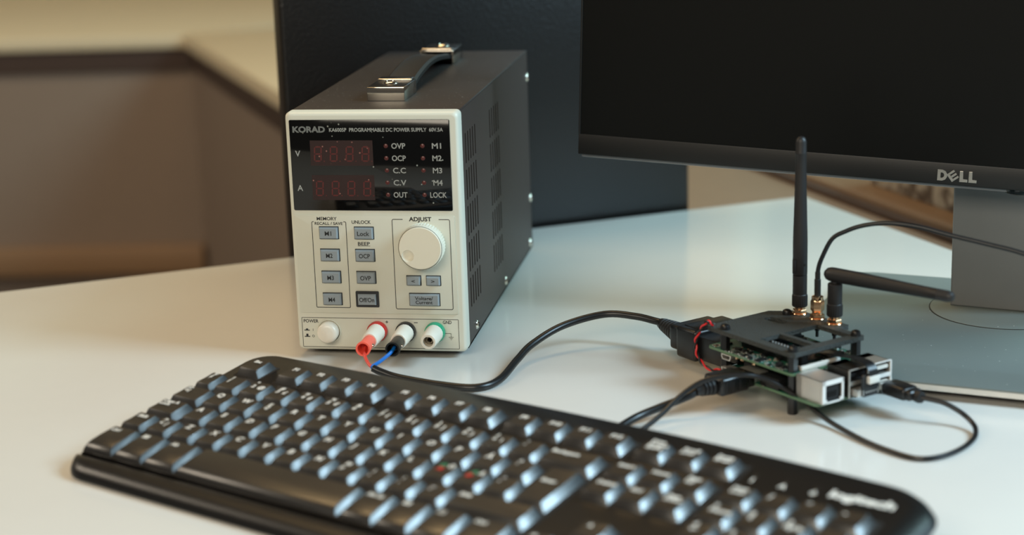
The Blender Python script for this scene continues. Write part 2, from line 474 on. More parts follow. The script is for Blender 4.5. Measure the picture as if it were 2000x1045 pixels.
SEG = {'a': (0, 1, 2), 'g': (0, 0, 2), 'd': (0, -1, 2), 'f': (-1, .5, 1), 'b': (1, .5, 1), 'e': (-1, -.5, 1), 'c': (1, -.5, 1)}
for z0, z1 in ((125.2, 141.2), (103.2, 119.2)):
    wnd = MB().box(15.8, 56.0, -.58, .3, z0, z1).build('display_window', 'display', psu)
    for k in range(4):
        g = MB(); cx, cz = 20.6 + k * 10.2, (z0 + z1) / 2 - .55
        for nm, (sx, sz, o) in SEG.items():
            L_, h_ = (1.75, .42) if o == 2 else (2.05, .42)
            pts = [(-L_, 0), (-L_ + h_, -h_), (L_ - h_, -h_), (L_, 0), (L_ - h_, h_), (-L_ + h_, h_)]
            x0, zz = cx + sx * 2.1 + sz * .25, cz + sz * 4.5
            P = [(x0 + (p[0] if o == 2 else p[1] + p[0] * .06), zz + (p[1] if o == 2 else p[0])) for p in pts]
            g.prism(P, .60, .66, T=FACE)
        g.lathe([(.4, 0), (.4, .06)], (cx + 3.9, -.60, cz - 4.6), (0, -1, 0), 8)
        g.build('digit', 'segment', wnd, angle=0)
for x in (64.4, 87.7):
    for i in range(5):
        MB().lathe([(1.35, 0), (1.35, .1), (.9, .35), (1e-6, .45)], (x, -.5, 137.7 - i * 7.76), (0, -1, 0), 16).build('indicator_lamp', 'led', psu)
MB().prism(rrect(2.8, 106.2, 29.4, 93.4, .8), 0, .7, b=.3, T=FACE).build('control_plate', 'bezel_plate', psu)
g = MB()
def outline(g, x0, x1, z0, z1, w, y, r=.8, gap=None):
    P = rrect(x0, x1, z0, z1, r, 4); Q = rrect(x0 + w, x1 - w, z0 + w, z1 - w, max(r - w, .1), 4)
    n = len(P)
    for i in range(n):
        j = (i + 1) % n
        if gap and abs(P[i][1] - z1) < .05 and abs(P[j][1] - z1) < .05:
            for (a, c) in ((x0 + r, gap[0]), (gap[1], x1 - r)):
                if c > a: g.add([(a, y, z1), (c, y, z1), (c, y, z1 - w), (a, y, z1 - w)], [(0, 1, 2, 3)])
            continue
        g.add([(P[i][0], y, P[i][1]), (P[j][0], y, P[j][1]), (Q[j][0], y, Q[j][1]), (Q[i][0], y, Q[i][1])], [(0, 1, 2, 3)])
outline(g, 3.2, 106, 6.2, 26, .35, -.06, .6)
g.build('socket_outline', 'groove', psu, angle=0)
t = MB(); Y = -.78
outline(t, 13.8, 36.4, 32.8, 89.4, .42, Y, .9, gap=(15.4, 34.6))
outline(t, 65.9, 103.2, 32.4, 91.2, .42, Y, 1.2, gap=(73, 96))
t.text('MEMORY', 23.9, 91.2, 2.05, fr(Y), w=13, bold=.018)
t.text('RECALL / SAVE', 25, 88.1, 1.75, fr(Y), w=18.2, bold=.018)
t.text('UNLOCK', 46.2, 89.1, 2.1, fr(Y), w=12.4, bold=.018)
t.text('BEEP', 47.2, 75.1, 2.1, fr(Y), w=7.8, bold=.018)
t.add([(43.2, Y, 73.75), (51.2, Y, 73.75), (51.2, Y, 73.5), (43.2, Y, 73.5)], [(0, 1, 2, 3)])
t.text('ADJUST', 84.2, 91.2, 2.5, fr(Y), w=14.4, bold=.03)
Y = -.1
t.text('POWER', 9.4, 23.6, 2.1, fr(Y), w=9.8, bold=.018)
t.text('GND', 98.6, 24.0, 2.1, fr(Y), w=5.6, bold=.018)
t.text('+', 59.3, 23.6, 2.4, fr(Y), bold=.02); t.text('–', 78.2, 23.8, 2.4, fr(Y), w=2.5, bold=.03)
for z, hh, s_ in ((17.6, .9, 'I'), (13.4, 1.6, 'O')):
    for x0, x1, z0, z1 in ((4.6, 8.2, z - .5, z + .1), (5.7, 7.1, z, z + hh)):
        t.add([(x0, Y, z0), (x1, Y, z0), (x1, Y, z1), (x0, Y, z1)], [(0, 1, 2, 3)])
    t.text(s_, 10.4, z + .1, 1.5, fr(Y), bold=.01)
for x0, x1, z0, z1 in ((96.6, 100.9, 16.45, 16.7), (100.65, 100.9, 14.2, 16.7), (99.2, 102.4, 14.0, 14.3), (99.9, 101.7, 13.2, 13.45), (100.4, 101.2, 12.4, 12.65)):
    t.add([(x0, Y, z0), (x1, Y, z0), (x1, Y, z1), (x0, Y, z1)], [(0, 1, 2, 3)])
t.build('panel_lettering', 'ink', psu, angle=0)
def button(cx, cz, w, h, txt, tw, th=2.7, frame=False):
    b = MB()
    b.box(cx - w / 2 - .55, cx + w / 2 + .55, -.8, 0, cz - h / 2 - .55, cz + h / 2 + .55, mi=1)
    if frame: b.prism(rrect(cx - w / 2 - 1.6, cx + w / 2 + 1.6, cz - h / 2 - 1.6, cz + h / 2 + 1.6, .5), .7, 1.5, b=.3, mi=1, T=FACE)
    bm = bmesh.new()
    V = [(cx + sx * (w / 2 - i), y, cz + sz * (h / 2 - i)) for i, y in ((0, -.6), (.1, -2.6), (.65, -3.2)) for sx, sz in ((-1, -1), (1, -1), (1, 1), (-1, 1))]
    b.add(V, [(0, 1, 5, 4), (1, 2, 6, 5), (2, 3, 7, 6), (3, 0, 4, 7), (4, 5, 9, 8), (5, 6, 10, 9), (6, 7, 11, 10), (7, 4, 8, 11), (8, 9, 10, 11)], 0)
    o = b.build('push_button', ['button', 'ink'], psu, angle=20)
    t = MB()
    lines = txt.split('\n')
    for i, s in enumerate(lines):
        t.text(s, cx, cz + (len(lines) - 1) * 1.3 - i * 2.6, th, fr(-3.26), w=tw if len(lines) == 1 else tw * (1 if i == 0 else .95), bold=.02)
    t.build('button_lettering', 'ink', o, angle=0)
for i in range(4):
    button(24.9, 82.1 - i * 14.45, 11.8, 7.2, 'M%d' % (i + 1), 4.3)
for z, s, w in ((82.1, 'Lock', 7.9), (67.6, 'OCP', 7.2), (53.2, 'OVP', 7.0), (38.9, 'Off/On', 9.8)):
    button(47.7, z, 11.8, 7.2, s, w, 2.7, s == 'Off/On')
button(78.4, 51.5, 8.6, 5.6, '<', 2.3, 2.1); button(91.1, 51.5, 8.6, 5.6, '>', 2.3, 2.1)
button(84.9, 39.1, 19.0, 7.4, 'Voltage/\nCurrent', 11.6, 2.15)
# rotary knob with knurled rim and finger dimple
kc = Vector((85.7, 0, 75.0)); n = 96
b = MB()
b.lathe([(14.0, .5), (14.3, 2), (14.55, 5), (14.5, 9.6), (13.9, 11.2)], kc, (0, -1, 0), n, flute=(0, 3, .035))
b.F.pop()                                      # open front, closed below
def circ(cx, cz, r, y): return [(cx + r * math.cos(2 * math.pi * k / n), y, cz + r * math.sin(2 * math.pi * k / n)) for k in range(n)]
R1 = circ(kc.x, kc.z, 13.6, -11.2); R1b = circ(kc.x, kc.z, 13.0, -11.7)
dc_ = (kc.x - 8.0, kc.z - 5.0)
R2 = circ(*dc_, 3.9, -11.7); R3 = circ(*dc_, 3.4, -11.0); R4 = circ(*dc_, 2.2, -10.3); R5 = circ(*dc_, .9, -10.0)
for A_, B_ in ((R1, R1b), (R1b, R2), (R2, R3), (R3, R4), (R4, R5)):
    b.add(A_ + B_, [(k, (k + 1) % n, n + (k + 1) % n, n + k) for k in range(n)])
b.add(R5, [tuple(range(n))])
b.build('rotary_knob', 'knob', psu, angle=40)
# power button
MB().lathe([(7.9, 0), (7.9, .45), (7.5, .6), (7.1, .3), (7.1, 0)], (21.0, 0, 17.0), (0, -1, 0), 40).build('power_button_ring', 'bezel_plate', psu)
MB().lathe([(6.7, 0), (6.75, 4.2), (6.5, 5.6), (5.7, 6.6), (4, 7.1), (1e-6, 7.3)], (21.0, 0, 17.0), (0, -1, 0), 40).build('power_button', 'ivory', psu)
# binding posts
for x, c, lab in ((53.0, 'red', 'red collar'), (71.6, 'black_ring', 'black collar'), (90.6, 'green_ring', 'green collar')):
    post = MB().lathe([(5.9, 3.6), (5.75, 6), (5.6, 12), (5.1, 21.5), (4.6, 22.3), (3.3, 22.3), (3.2, 13), (1e-6, 13)], (x, 0, 17.6), (0, -1, 0), 44, flute=(1, 2, .03)).build('binding_post', 'ivory', psu)
    MB().lathe([(6.6, -.02), (6.65, 2.8), (6.3, 4.0), (5.4, 4.6)], (x, 0, 17.6), (0, -1, 0), 40).build('collar', c, post, label=lab)
    MB().lathe([(2.3, 12.5), (2.3, 18), (1.7, 18.3), (1.2, 17.5), (1.2, 13)], (x, 0, 17.6), (0, -1, 0), 20).build('socket', 'steel', post)
# case: top, rear, left, slotted right side
b = MB()
b.box(1.0, W - .7, 10, DP, ZT - 2.4, ZT - .4, b=1.1, seg=3)
b.build('case_top', 'case', psu)
b = MB()
b.box(1.0, 2.2, 10, DP, ZB + 1, ZT - 1.2); b.box(1.0, W - .8, DP - 1.5, DP, ZB + 1, ZT - 1.2); b.box(1.0, W - .8, 10, DP, ZB, ZB + 1.2)
b.build('case_shell', 'case_side', psu)
ys = []; zs = []; slots = []
for yb, n_ in ((24.0, 5), (112.0, 5)):
    for k in range(n_):
        y0 = yb + k * 8.2; ys += [y0, y0 + 3.0]
        for j in range(5):
            z1 = 141 - j * 23.6
            slots.append((y0, y0 + 3.0, z1 - 19.4, z1))
for j in range(5):
    z1 = 141 - j * 23.6; zs += [z1 - 19.4, z1]
ys = sorted([10.0, DP] + ys); zs = sorted([ZB, ZT - .8] + zs)
hol = {(round(a, 3), round(c, 3)) for a, _, c, _ in slots}
b = MB(); xo, xi = W - .8, W - 2.0
for a, a2_ in zip(ys, ys[1:]):
    for c, c2 in zip(zs, zs[1:]):
        if (round(a, 3), round(c, 3)) in hol:
            b.add([(x, y, z) for x in (xo, xi) for y, z in ((a, c), (a2_, c), (a2_, c2), (a, c2))], [(0, 1, 5, 4), (1, 2, 6, 5), (2, 3, 7, 6), (3, 0, 4, 7)])
        else:
            b.add([(xo, a, c), (xo, a2_, c), (xo, a2_, c2), (xo, a, c2)], [(0, 1, 2, 3)])
side = b.build('vented_side', 'case_side', psu, angle=0)
MB().box(6, W - 6, 12, DP - 4, ZB + 3, ZT - 5).build('inner_chassis', 'inside', psu)
for y, z in ((40, 11.2), (155.8, 10), (271.5, 10), (279, 44), (279, 138.3)):
    s = MB().dome((xo - .1, y, z), (1, 0, 0), 3.3, 1.9, 20)
    s.box(xo + 1.3, xo + 1.95, y - 1.6, y + 1.6, z - .35, z + .35, mi=1); s.box(xo + 1.3, xo + 1.95, y - .35, y + .35, z - 1.6, z + 1.6, mi=1)
    s.build('screw', ['chrome', 'inside'], psu)
for x in (14, W - 14):
    for y in (22, DP - 22):
        MB().lathe([(6, 0), (6.5, 4.3)], (x, y, 0), (0, 0, 1), 20).build('foot', 'rubber', psu)
# carrying handle
hd = MB()
P = [(y, z) for y, z in ((58, 161.5), (78, 162.5), (100, 166.6), (125, 169.4), (147, 170.4), (170, 169.6), (195, 167.2), (214, 164.8), (234, 162.2))]
Q = spline([(55, y, z) for y, z in P], 6)
sec = [(-10.5, 0), (-10.5, -2.4), (10.5, -2.4), (10.5, 0), (8.6, 1.2), (6.6, .5), (-6.6, .5), (-8.6, 1.2)]
V = []; F = []; ns = len(sec)
for p in Q:
    for x, z in sec: V.append((p.x + x, p.y, p.z + z))
for i in range(len(Q) - 1):
    for k in range(ns): F.append((i * ns + k, i * ns + (k + 1) % ns, (i + 1) * ns + (k + 1) % ns, (i + 1) * ns + k))
F += [tuple(range(ns)), tuple(range((len(Q) - 1) * ns, len(Q) * ns))]
handle = hd.add(V, F).build('handle_strap', 'rubber', psu, angle=50)
for y0, y1, s in ((45, 81, 1), (209, 245, -1)):
    zt = ZT + 8.6 if s == 1 else ZT + 10
    b = MB()
    xl, xr = 42.6, 67.4
    ye, yo = (y0, y1) if s == 1 else (y1, y0)      # closed end, open end
    b.box(xl, xr, min(ye, ye + s * 1.6), max(ye, ye + s * 1.6), ZT - .4, zt, b=.5)
    for x0 in (xl, xr - 1.6): b.box(x0, x0 + 1.6, y0 + .2, y1, ZT - .4, zt - .2, b=.5)
    b.box(xl, xr, y0, y1, zt - 1.2, zt, b=.55, seg=3)
    # bar with a raised lip over the strap
    yb0, yb1 = (yo - 9, yo) if s == 1 else (yo, yo + 9)
    b.box(xl + 1, xr - 1, yb0, yb1, zt - .4, zt + 1.5, b=.7, seg=3)
    br = b.build('handle_bracket', 'chrome', psu)
    MB().box(xl + 1, xr - 1, y0 + 1.2 if s == 1 else y0 + 9.3, y1 - 9.3 if s == 1 else y1 - 1.2, zt - .1, zt + .3, b=.1).build('cover_plate', 'plug', br)
    cy = (y0 + y1) / 2 - s * 4
    MB().lathe([(5.2, 0), (5.2, .6), (4.4, 1.5), (2.6, 2.0), (2.2, 1.4), (1e-6, 1.3)], ((xl + xr) / 2, cy, zt), (0, 0, 1), 28).build('screw', 'chrome', br)

# ------------------------------------------------------------------ output cable with banana plugs
dc = thing('output_cable', 'thick black cable from the red and black banana plugs to a wide black connector', 'cable', (105.6, -61.4, 0))
TD = Matrix.Translation((-105.6, -61.4 * -1, 0))
jack = [(61.6, -50.7, 9.0), (67.0, -51.8, 7.0), (78.6, -54.4, 4.4), (105.6, -61.4, 2.7), (128.3, -64.8, 2.6), (139.9, -50.4, 3.0), (146.0, -19.2, 6.0),
        (152.6, 1.9, 10.0), (169.4, 23.7, 16.0), (194.4, 37.3, 20.0), (214.5, 35.2, 19.6), (227.5, 31.5, 17.8), (233.5, 28.5, 17.2)]
MB(TD).tube(jack, 2.35, 14).build('jacket', 'cable', dc)
MB(TD).tube([(53.0, -20, 17.4), (53.0, -31, 17.2), (53.0, -36, 16), (54.6, -41.5, 13.5), (57.6, -46.0, 10.5), (60.5, -49.4, 9.4), (63.4, -51.3, 8.3)], 1.05, 10).build('red_wire', 'wire_red', dc)
MB(TD).tube([(71.6, -24, 17.4), (71.6, -33, 17.2), (71.0, -37, 16), (68.5, -41.5, 14), (64.6, -46.0, 11.5), (61.0, -49.6, 9.6), (62.8, -51.2, 8.4)], 1.15, 10).build('blue_wire', 'wire_blue', dc)
for x, y0, y1, m, lab in ((53.0, 14, 39.5, 'orange', 'salmon red plug'), (71.6, 14, 39.0, 'plug', 'black plug')):
    o = MB(TD).lathe([(3.4, y0), (3.5, 20), (3.9, 21), (4.1, 32), (4.7, y1 - 1), (4.6, y1), (3.6, y1), (3.1, y1 - 8), (1e-6, y1 - 9)], (x, 0, 17.5), (0, -1, 0), 28).build('banana_plug', m, dc, label=lab)
    MB(TD).cyl((x + 3.0, -30.5, 17.5), (x + 4.6, -30.5, 17.1), 1.25, 1.2, 12).build('set_screw', 'chrome', o)

# ------------------------------------------------------------------ single-board computer stack (local x = b, y = a)
PO = (316.0, -91.9)
PO = (315.96, -91.5)
TH = math.radians(43.4)
PR = Matrix.Rotation(TH, 3, 'Z')
PX = Matrix.Translation((PO[0], PO[1], 0)) @ PR.to_4x4()
def pw(b_, a_, z=0): return PX @ Vector((b_, a_, z))
# connector block of the output cable
TC = TD @ PX
b = MB(TC)
b.box(6.0, 44, 93, 112, 6.2, 26, b=2.2, seg=3)
b.box(9, 41, 111, 122, 8.5, 24.2, b=2.2, seg=3)
b.box(9.5, 40.5, 71.5, 94, 7.6, 22.4, b=.8)
b.box(11, 39, 96, 109, 25.7, 26.5, b=.3)
b.build('connector_housing', 'plug', dc)
b = MB(TC)
p0_, p1_ = Vector((17.5, 121, 16.4)), Vector((21.2, 144.5, 17.2))
dv = (p1_ - p0_)
prof = [(7.0, 0)]
L_ = dv.length
for i in range(5):
    h0 = 3.0 + i * 3.6; r = 6.6 - i * .5
    prof += [(r, h0), (r - 1.0, h0 + .4), (r - 1.0, h0 + 1.4), (r - .2, h0 + 1.8)]
prof += [(3.4, L_)]
b.lathe(prof, p0_, dv, 24)
b.build('strain_relief', 'rubber', dc)

sbc = thing('circuit_board_stack', 'stacked green circuit boards with a black top plate on four black standoffs', 'circuit board', (PO[0], PO[1], 0), rot=PR)
def board(name, x0, x1, y0, y1, z0, z1, holes):
    hs = [[(hx + 1.45 * math.cos(-k * math.pi / 6), hy + 1.45 * math.sin(-k * math.pi / 6)) for k in range(12)] for hx, hy in holes]
    o = MB().plate(rrect(x0, x1, y0, y1, 2.5, 4), hs, z0, z1).build(name, ['pcb', 'pcb_edge'], sbc, angle=20)
    me = o.data
    for p in me.polygons:
        if abs(p.normal.z) < .5: p.material_index = 1
    return o
HOLES = [(0, 0), (49, 0), (0, 58), (49, 58)]
low = board('main_board', -3.5, 52.5, -23.5, 61.5, 10.6, 12.0, [])
upp = board('upper_board', -3.5, 52.5, -3.5, 70.0, 23.5, 25.0, [(0.6, 66)])
MB().lathe([(2.5, 0), (2.5, .12), (1.5, .12), (1.5, 0)], (0.6, 66, 25), (0, 0, 1), 20).build('mounting_ring', 'solder', upp)
# top plate with two windows and a slot
stad = [(35 + 3.6 * math.cos(a), (57 if 0 <= a <= math.pi else 48.5) + 3.6 * math.sin(a)) for a in [k * math.pi / 8 for k in range(16)]]
stad = [(35 + 3.6 * math.cos(k * math.pi / 8), 57 + 3.6 * math.sin(k * math.pi / 8)) for k in range(9)] + [(35 + 3.6 * math.cos(math.pi + k * math.pi / 8), 48 + 3.6 * math.sin(math.pi + k * math.pi / 8)) for k in range(9)]
outer = [(-3.6, -1.5), (-3.6, 69.5), (-2.2, 71), (46, 71), (51.5, 66), (51.5, 62.5), (60.4, 62.5), (61, 61.8), (61, 18), (60.4, 17.4), (55, 17.4), (52.6, 15), (52.6, -3), (51.8, -3.8), (-1.5, -3.8)]
MB().plate(outer, [stad, [(2.2, 3), (17.8, 3), (17.8, 30), (2.2, 30)], [(21, 3), (47.2, 3), (47.2, 30), (21, 30)]], 34.4, 37).build('top_plate', 'plate', sbc, angle=25)
for x, y in HOLES:
    so = MB()
    so.lathe([(3.0, 0), (3.0, 34.3)], (x, y, 0), (0, 0, 1), 6)
    so = so.build('standoff', 'plug', sbc, angle=20)
    MB().lathe([(2.9, 37.05), (2.9, 38.4), (2.5, 39.5), (1.6, 40.1), (.9, 40.2), (.8, 39.6), (1e-6, 39.5)], (x, y, 0), (0, 0, 1), 20).build('screw_head', 'plug', so)
# ethernet socket
b = MB()
ex0, ex1, ey0, ey1, ez0, ez1 = -1.3, 14.7, -25.6, -4.5, 12, 25.4
b.box(ex0, ex0 + .5, ey0, ey1, ez0, ez1); b.box(ex1 - .5, ex1, ey0, ey1, ez0, ez1); b.box(ex0, ex1, ey0, ey1, ez1 - .5, ez1); b.box(ex0, ex1, ey0 + 12, ey1, ez0, ez1 - .2)
b.box(ex0 - .12, ex0, -14, -9, 13, 24.9); b.box(ex0 - .12, ex0, -24, -14.6, 13.2, 22.0)
eth = b.build('ethernet_socket', 'silver', sbc, angle=20)
b = MB()
b.prism([(ex0, ez0), (ex1, ez0), (ex1, ez1), (ex0, ez1)], 0, 0.01, T=Matrix.Translation((0, ey0 + 40, 0)) @ Matrix(((1, 0, 0, 0), (0, 0, 1, 0), (0, 1, 0, 0), (0, 0, 0, 1)))) if False else None
for x0, x1, z0, z1 in ((ex0, ex0 + 2.3, ez0, ez1), (ex1 - 1.3, ex1, ez0, ez1), (ex0, ex1, ez1 - 2.7, ez1), (ex0, ex1, ez0, ez0 + .8), (ex0 + 2, ex0 + 3.4, ez0, ez0 + 2.2), (ex1 - 2.6, ex1 - 1, ez0, ez0 + 2.2)):
    b.box(x0, x1, ey0 - .25, ey0 + .5, z0, z1)
b.build('socket_face', 'silver_lip', eth, angle=0)
MB().box(ex0 + .6, ex1 - .6, ey0 + 1.2, ey0 + 12, ez0 + .6, ez1 - .6).build('socket_cavity', 'inside', eth, angle=0)
b = MB()
for k in range(8): b.box(3.3 + k * .95, 3.65 + k * .95, ey0 + .8, ey0 + 1.3, ez0 + 3.2, ez0 + 6.5)
b.build('contacts', 'chip', eth, angle=0)
# two stacked USB sockets
for cx, nm in ((25.5, 0), (43.5, 1)):
    b = MB()
    u0, u1, v0, v1, w0, w1 = cx - 7, cx + 7, -26.3, -8.6, 12, 28.2
    b.box(u0, u0 + .5, v0, v1, w0, w1); b.box(u1 - .5, u1, v0, v1, w0, w1); b.box(u0, u1, v0, v1, w1 - .5, w1)
    b.box(u0, u1, v0, v1, w0, w0 + .5); b.box(u0, u1, v0, v0 + 3, 19.0, 21.4); b.box(u0, u1, v0 + 12, v1, w0, w1)
    usb = b.build('usb_socket', 'silver' if nm else 'dark_metal', sbc, angle=0)
    b = MB()
    for x0, x1, z0, z1 in ((u0 - .7, u1 + .7, w1 - .3, w1 + .4), (u0 - .7, u0 + .3, w0, w1 + .4), (u1 - .3, u1 + .7, w0, w1 + .4)): b.box(x0, x1, v0 - .5, v0 + .3, z0, z1, b=.2)
    b.box(u0, u1, v0 - .3, v0 + .5, 19.0, 21.4)
    b.build('rim', 'silver_lip' if nm else 'silver', usb)
    MB().box(u0 + .6, u1 - .6, v0 + 2.4, v0 + 12, w0 + .6, w1 - .6).build('cavity', 'inside', usb, angle=0)
    for z in (15.2, 24.2):
        MB().box(cx - 5.6, cx + 5.6, v0 + .6, v0 + 8, z - .2, z + 1.7).build('tongue', 'white_conn' if nm else 'chip', usb, angle=0)
# headers, chips, connectors, scattered small parts
b = MB().box(9.6, 14.6, 3, 54, 25, 33.2, b=.2)
hdr = b.build('pin_header', 'chip', sbc)
b = MB()
for k in range(20):
    for x in (9.45, 12.1): b.box(x - .35, x + .35, 4.3 + k * 2.54, 5.1 + k * 2.54, 31.6 if x < 10 else 33, 32.6 if x < 10 else 34)
b.build('pins', 'solder', hdr, angle=0, kind='stuff')
for x0, x1, y0, y1, z0, z1, m, nm in ((18, 32, 30, 44, 25, 26.4, 'chip', 'processor_chip'), (35, 46, 26, 38, 25, 26.2, 'chip', 'memory_chip'), (17, 29, 6, 18, 25, 26.6, 'chip', 'network_chip'),
                                      (16, 26, 50, 62, 25, 28.6, 'dark_metal', 'shield_can'), (33, 45, 8, 20, 25, 26.3, 'chip', 'controller_chip'),
                                      (4, 34, -3.3, -1.2, 25, 27.6, 'white_conn', 'ribbon_connector'), (4, 34, -1.0, 1.4, 25, 26.6, 'chip', 'connector_latch'), (1, 15, -3.6, -1.0, 20.0, 22.4, 'white_conn', 'ribbon_connector'), (27, 46, 42, 68, 25, 31.5, 'chip', 'slot_backing'), (-3.2, 3, 8, 24, 12, 18.5, 'chip', 'socket_block'), (-3.0, 3, 43, 47, 12, 16.0, 'chip', 'socket_block'), (-2.6, 1, -3, 2, 12, 20, 'chip', 'socket_block') if False else (5, 10, 41, 47, 12, 19, 'chip', 'coil'),  # the large block below the plate slot is added to make the slot dark
                                      (19, 46, -7.5, -3.0, 12, 16.5, 'chip', 'header_socket'), (21, 45, -3, 3, 12, 19.6, 'silver', 'shield_can'),
                                      (12, 28, 20, 36, 12, 13.6, 'chip', 'processor_chip'), (2, 12, 28, 40, 12, 18.0, 'chip', 'coil'),
                                      (30, 44, 34, 44, 12, 20.5, 'chip', 'socket_block'), (10, 40, 58, 69.5, 13, 23.4, 'chip', 'supply_socket')):
    MB().box(x0, x1, y0, y1, z0, z1, b=.25).build(nm, m, sbc)
def port(name, x, y, z, w, h, d, T=None):
    b = MB()
    P = [(-w / 2, h / 2), (w / 2, h / 2), (w / 2, 0), (w / 2 - 1, -h / 2), (-w / 2 + 1, -h / 2), (-w / 2, 0)]
    Q = [(px * .82, pz * .72) for px, pz in P]
    def at(p, dx): return (x + dx, y + p[0], z + p[1])
    V = [at(p, 0) for p in P] + [at(p, 0) for p in Q] + [at(p, d) for p in P] + [at(p, d * .5) for p in Q]
    k = len(P); F = []
    for i in range(k):
        j = (i + 1) % k
        F += [(i, j, k + j, k + i), (i, j, 2 * k + j, 2 * k + i), (k + i, k + j, 3 * k + j, 3 * k + i)]
    b.add(V, F); b.add([at(p, d * .5) for p in Q], [tuple(range(k))], 1)
    return b.build(name, ['silver', 'inside'], sbc, angle=0)
port('micro_usb_port', -4.2, 52.5, 21.7, 8.4, 3.3, 6)
port('micro_usb_port', -4.2, 52.5, 13.6, 8.4, 3.2, 6)
port('hdmi_port', -4.4, 34, 15.2, 15, 5.8, 10)
def scatter(name, x0, x1, y0, y1, z, n, avoid):
    b = MB()
    k = 0
    while k < n:
        x, y = random.uniform(x0, x1), random.uniform(y0, y1)
        if any(a - .8 < x < c + .8 and e - .8 < y < f + .8 for a, c, e, f in avoid): continue
        big = random.random() < .18
        w, d, h = (random.uniform(2, 4), random.uniform(2, 4), random.uniform(.8, 1.8)) if big else (random.uniform(.5, 1.0), random.uniform(.9, 1.7), random.uniform(.4, .9))
        if random.random() < .5: w, d = d, w
        m = 0 if big else random.choice((0, 1, 2, 2, 3))
        b.box(x - w / 2, x + w / 2, y - d / 2, y + d / 2, z, z + h, mi=m)
        if not big and m != 2:
            e = w * .22
            b.box(x - w / 2 - .05, x - w / 2 + e, y - d / 2 - .03, y + d / 2 + .03, z, z + h + .04, mi=2)
            b.box(x + w / 2 - e, x + w / 2 + .05, y - d / 2 - .03, y + d / 2 + .03, z, z + h + .04, mi=2)
        elif big:
            for i in range(int(d / .65)):
                for s in (-1, 1): b.box(x + s * (w / 2 + .3) - .3, x + s * (w / 2 + .3) + .3, y - d / 2 + .2 + i * .65, y - d / 2 + .5 + i * .65, z, z + .3, mi=2)
        k += 1
    b.build(name, ['chip', 'tan', 'solder', 'ink'], sbc, angle=0, kind='stuff')
scatter('small_components', -3, 8.8, 3, 68, 25.0, 125, [(-3, 3, -3, 3), (-3, 3, 55, 61)])
scatter('small_components', 15.5, 51, 3, 68, 25.0, 190, [(-3, 3, -3, 3), (46, 52, -3, 3), (18, 32, 30, 44), (36, 46, 34, 44), (14, 27, 6, 18), (12, 26, 50, 62), (33, 45, 8, 20), (46, 52, 55, 61)])
scatter('small_components', -3, 51, -22, 60, 12.0, 110, [(-3, 3, -3, 3), (46, 52, -3, 3), (-2, 16, -26, -4), (17, 52, -26, 4), (12, 28, 20, 36), (2, 12, 28, 40), (30, 44, 34, 44), (10, 40, 56, 62), (-4, 9, 26, 42), (-4, 4, 47, 58)])
b = MB()
for y in (40, 44.5, 30): b.lathe([(1.3, 0), (1.3, 1.0), (.8, 1.5), (1e-6, 1.6)], (-2.2, y, 23.5), (0, 0, -1), 12)
b.build('solder_joints', 'gold', sbc, kind='stuff')

# twisted red and black wire hanging from the top plate to the main board
tw = thing('twisted_wire', 'thin red and black twisted wire pair hanging from the black top plate', 'wire', (PO[0], PO[1], 0), rot=PR)
path = spline([(-1.5, 66.5, 38.0), (-4.5, 68.5, 40.2), (-6, 71.0, 37.0), (-6.5, 75.5, 31), (-6.5, 77.4, 24.5), (-6.3, 76.2, 18.4), (-5.5, 71.8, 13.2), (-4.5, 64.5, 11.0), (-3, 58, 12.9)], 10)
for ph, m, nm in ((0, 'wire_r2', 'red_strand'), (math.pi, 'cable', 'black_strand')):
    pts = []
    for i, p in enumerate(path):
        t = (path[min(i + 1, len(path) - 1)] - path[max(i - 1, 0)]).normalized()
        u = t.cross(Vector((1, 0, 0))).normalized(); v = t.cross(u)
        a = i * .42 + ph
        pts.append(p + (u * math.cos(a) + v * math.sin(a)) * .62)
    MB().tube(pts, .62, 8, sub=2).build(nm, m, tw)

# antennas screwed into the top plate
def nutset(b, x, y, z0=37.0):
    b.lathe([(4.6, 0), (4.7, .5), (4.4, 1.0)], (x, y, z0), (0, 0, 1), 28)
    b.lathe([(3.9, 1.0), (4.3, 1.4), (4.3, 2.9), (3.9, 3.3)], (x, y, z0), (0, 0, 1), 6)
    b.lathe([(3.1, 3.2), (3.1, 5.2)], (x, y, z0), (0, 0, 1), 20)
def under(b, x, y):
    b.lathe([(1.6, 0), (1.6, -4.5), (1.0, -5), (1.0, -9)], (x, y, 34.4), (0, 0, 1), 14)
def collar(T, par):
    MB(T).lathe([(4.3, 5), (4.7, 5.6), (4.7, 11.6), (4.45, 12.4), (4.2, 12.8)], (0, 0, 0), (0, 0, 1), 48, flute=(1, 2, .09)).build('collar', 'antenna', par)
ax1, ax3, ax2 = (55.2, 53.6), (56.0, 24.6), (55.8, 39.0)
w1 = pw(*ax1, 37)
an = thing('antenna', 'black stub antenna standing upright on the black top plate', 'antenna', w1, rot=PR, group='stub antennas on the circuit board stack')
b = MB(); nutset(b, 0, 0, 0); b.build('jack', 'gold', an)
b = MB(); under(b, 0, 0) if False else b.lathe([(1.6, -2.6), (1.6, -7), (1.0, -7.5), (1.0, -11)], (0, 0, 0), (0, 0, 1), 14); b.build('jack_tail', 'cable', an)
collar(None, an)
MB().lathe([(4.25, 12.6), (4.35, 13.2), (4.35, 24.3), (3.9, 24.6)], (0, 0, 0), (0, 0, 1), 28).build('swivel_post', 'antenna', an)
b = MB()
b.lathe([(4.2, 24.8), (4.4, 25.2), (4.4, 45), (4.3, 49.5), (3.95, 62), (3.55, 78), (3.35, 88), (3.3, 98.5), (3.36, 98.6), (3.36, 99.2), (3.3, 99.4), (3.3, 105.5), (2.9, 107.2), (2.0, 108.4), (1.0, 108.8), (1e-6, 108.9)], (0, 0, 0), (0, 0, 1), 28)
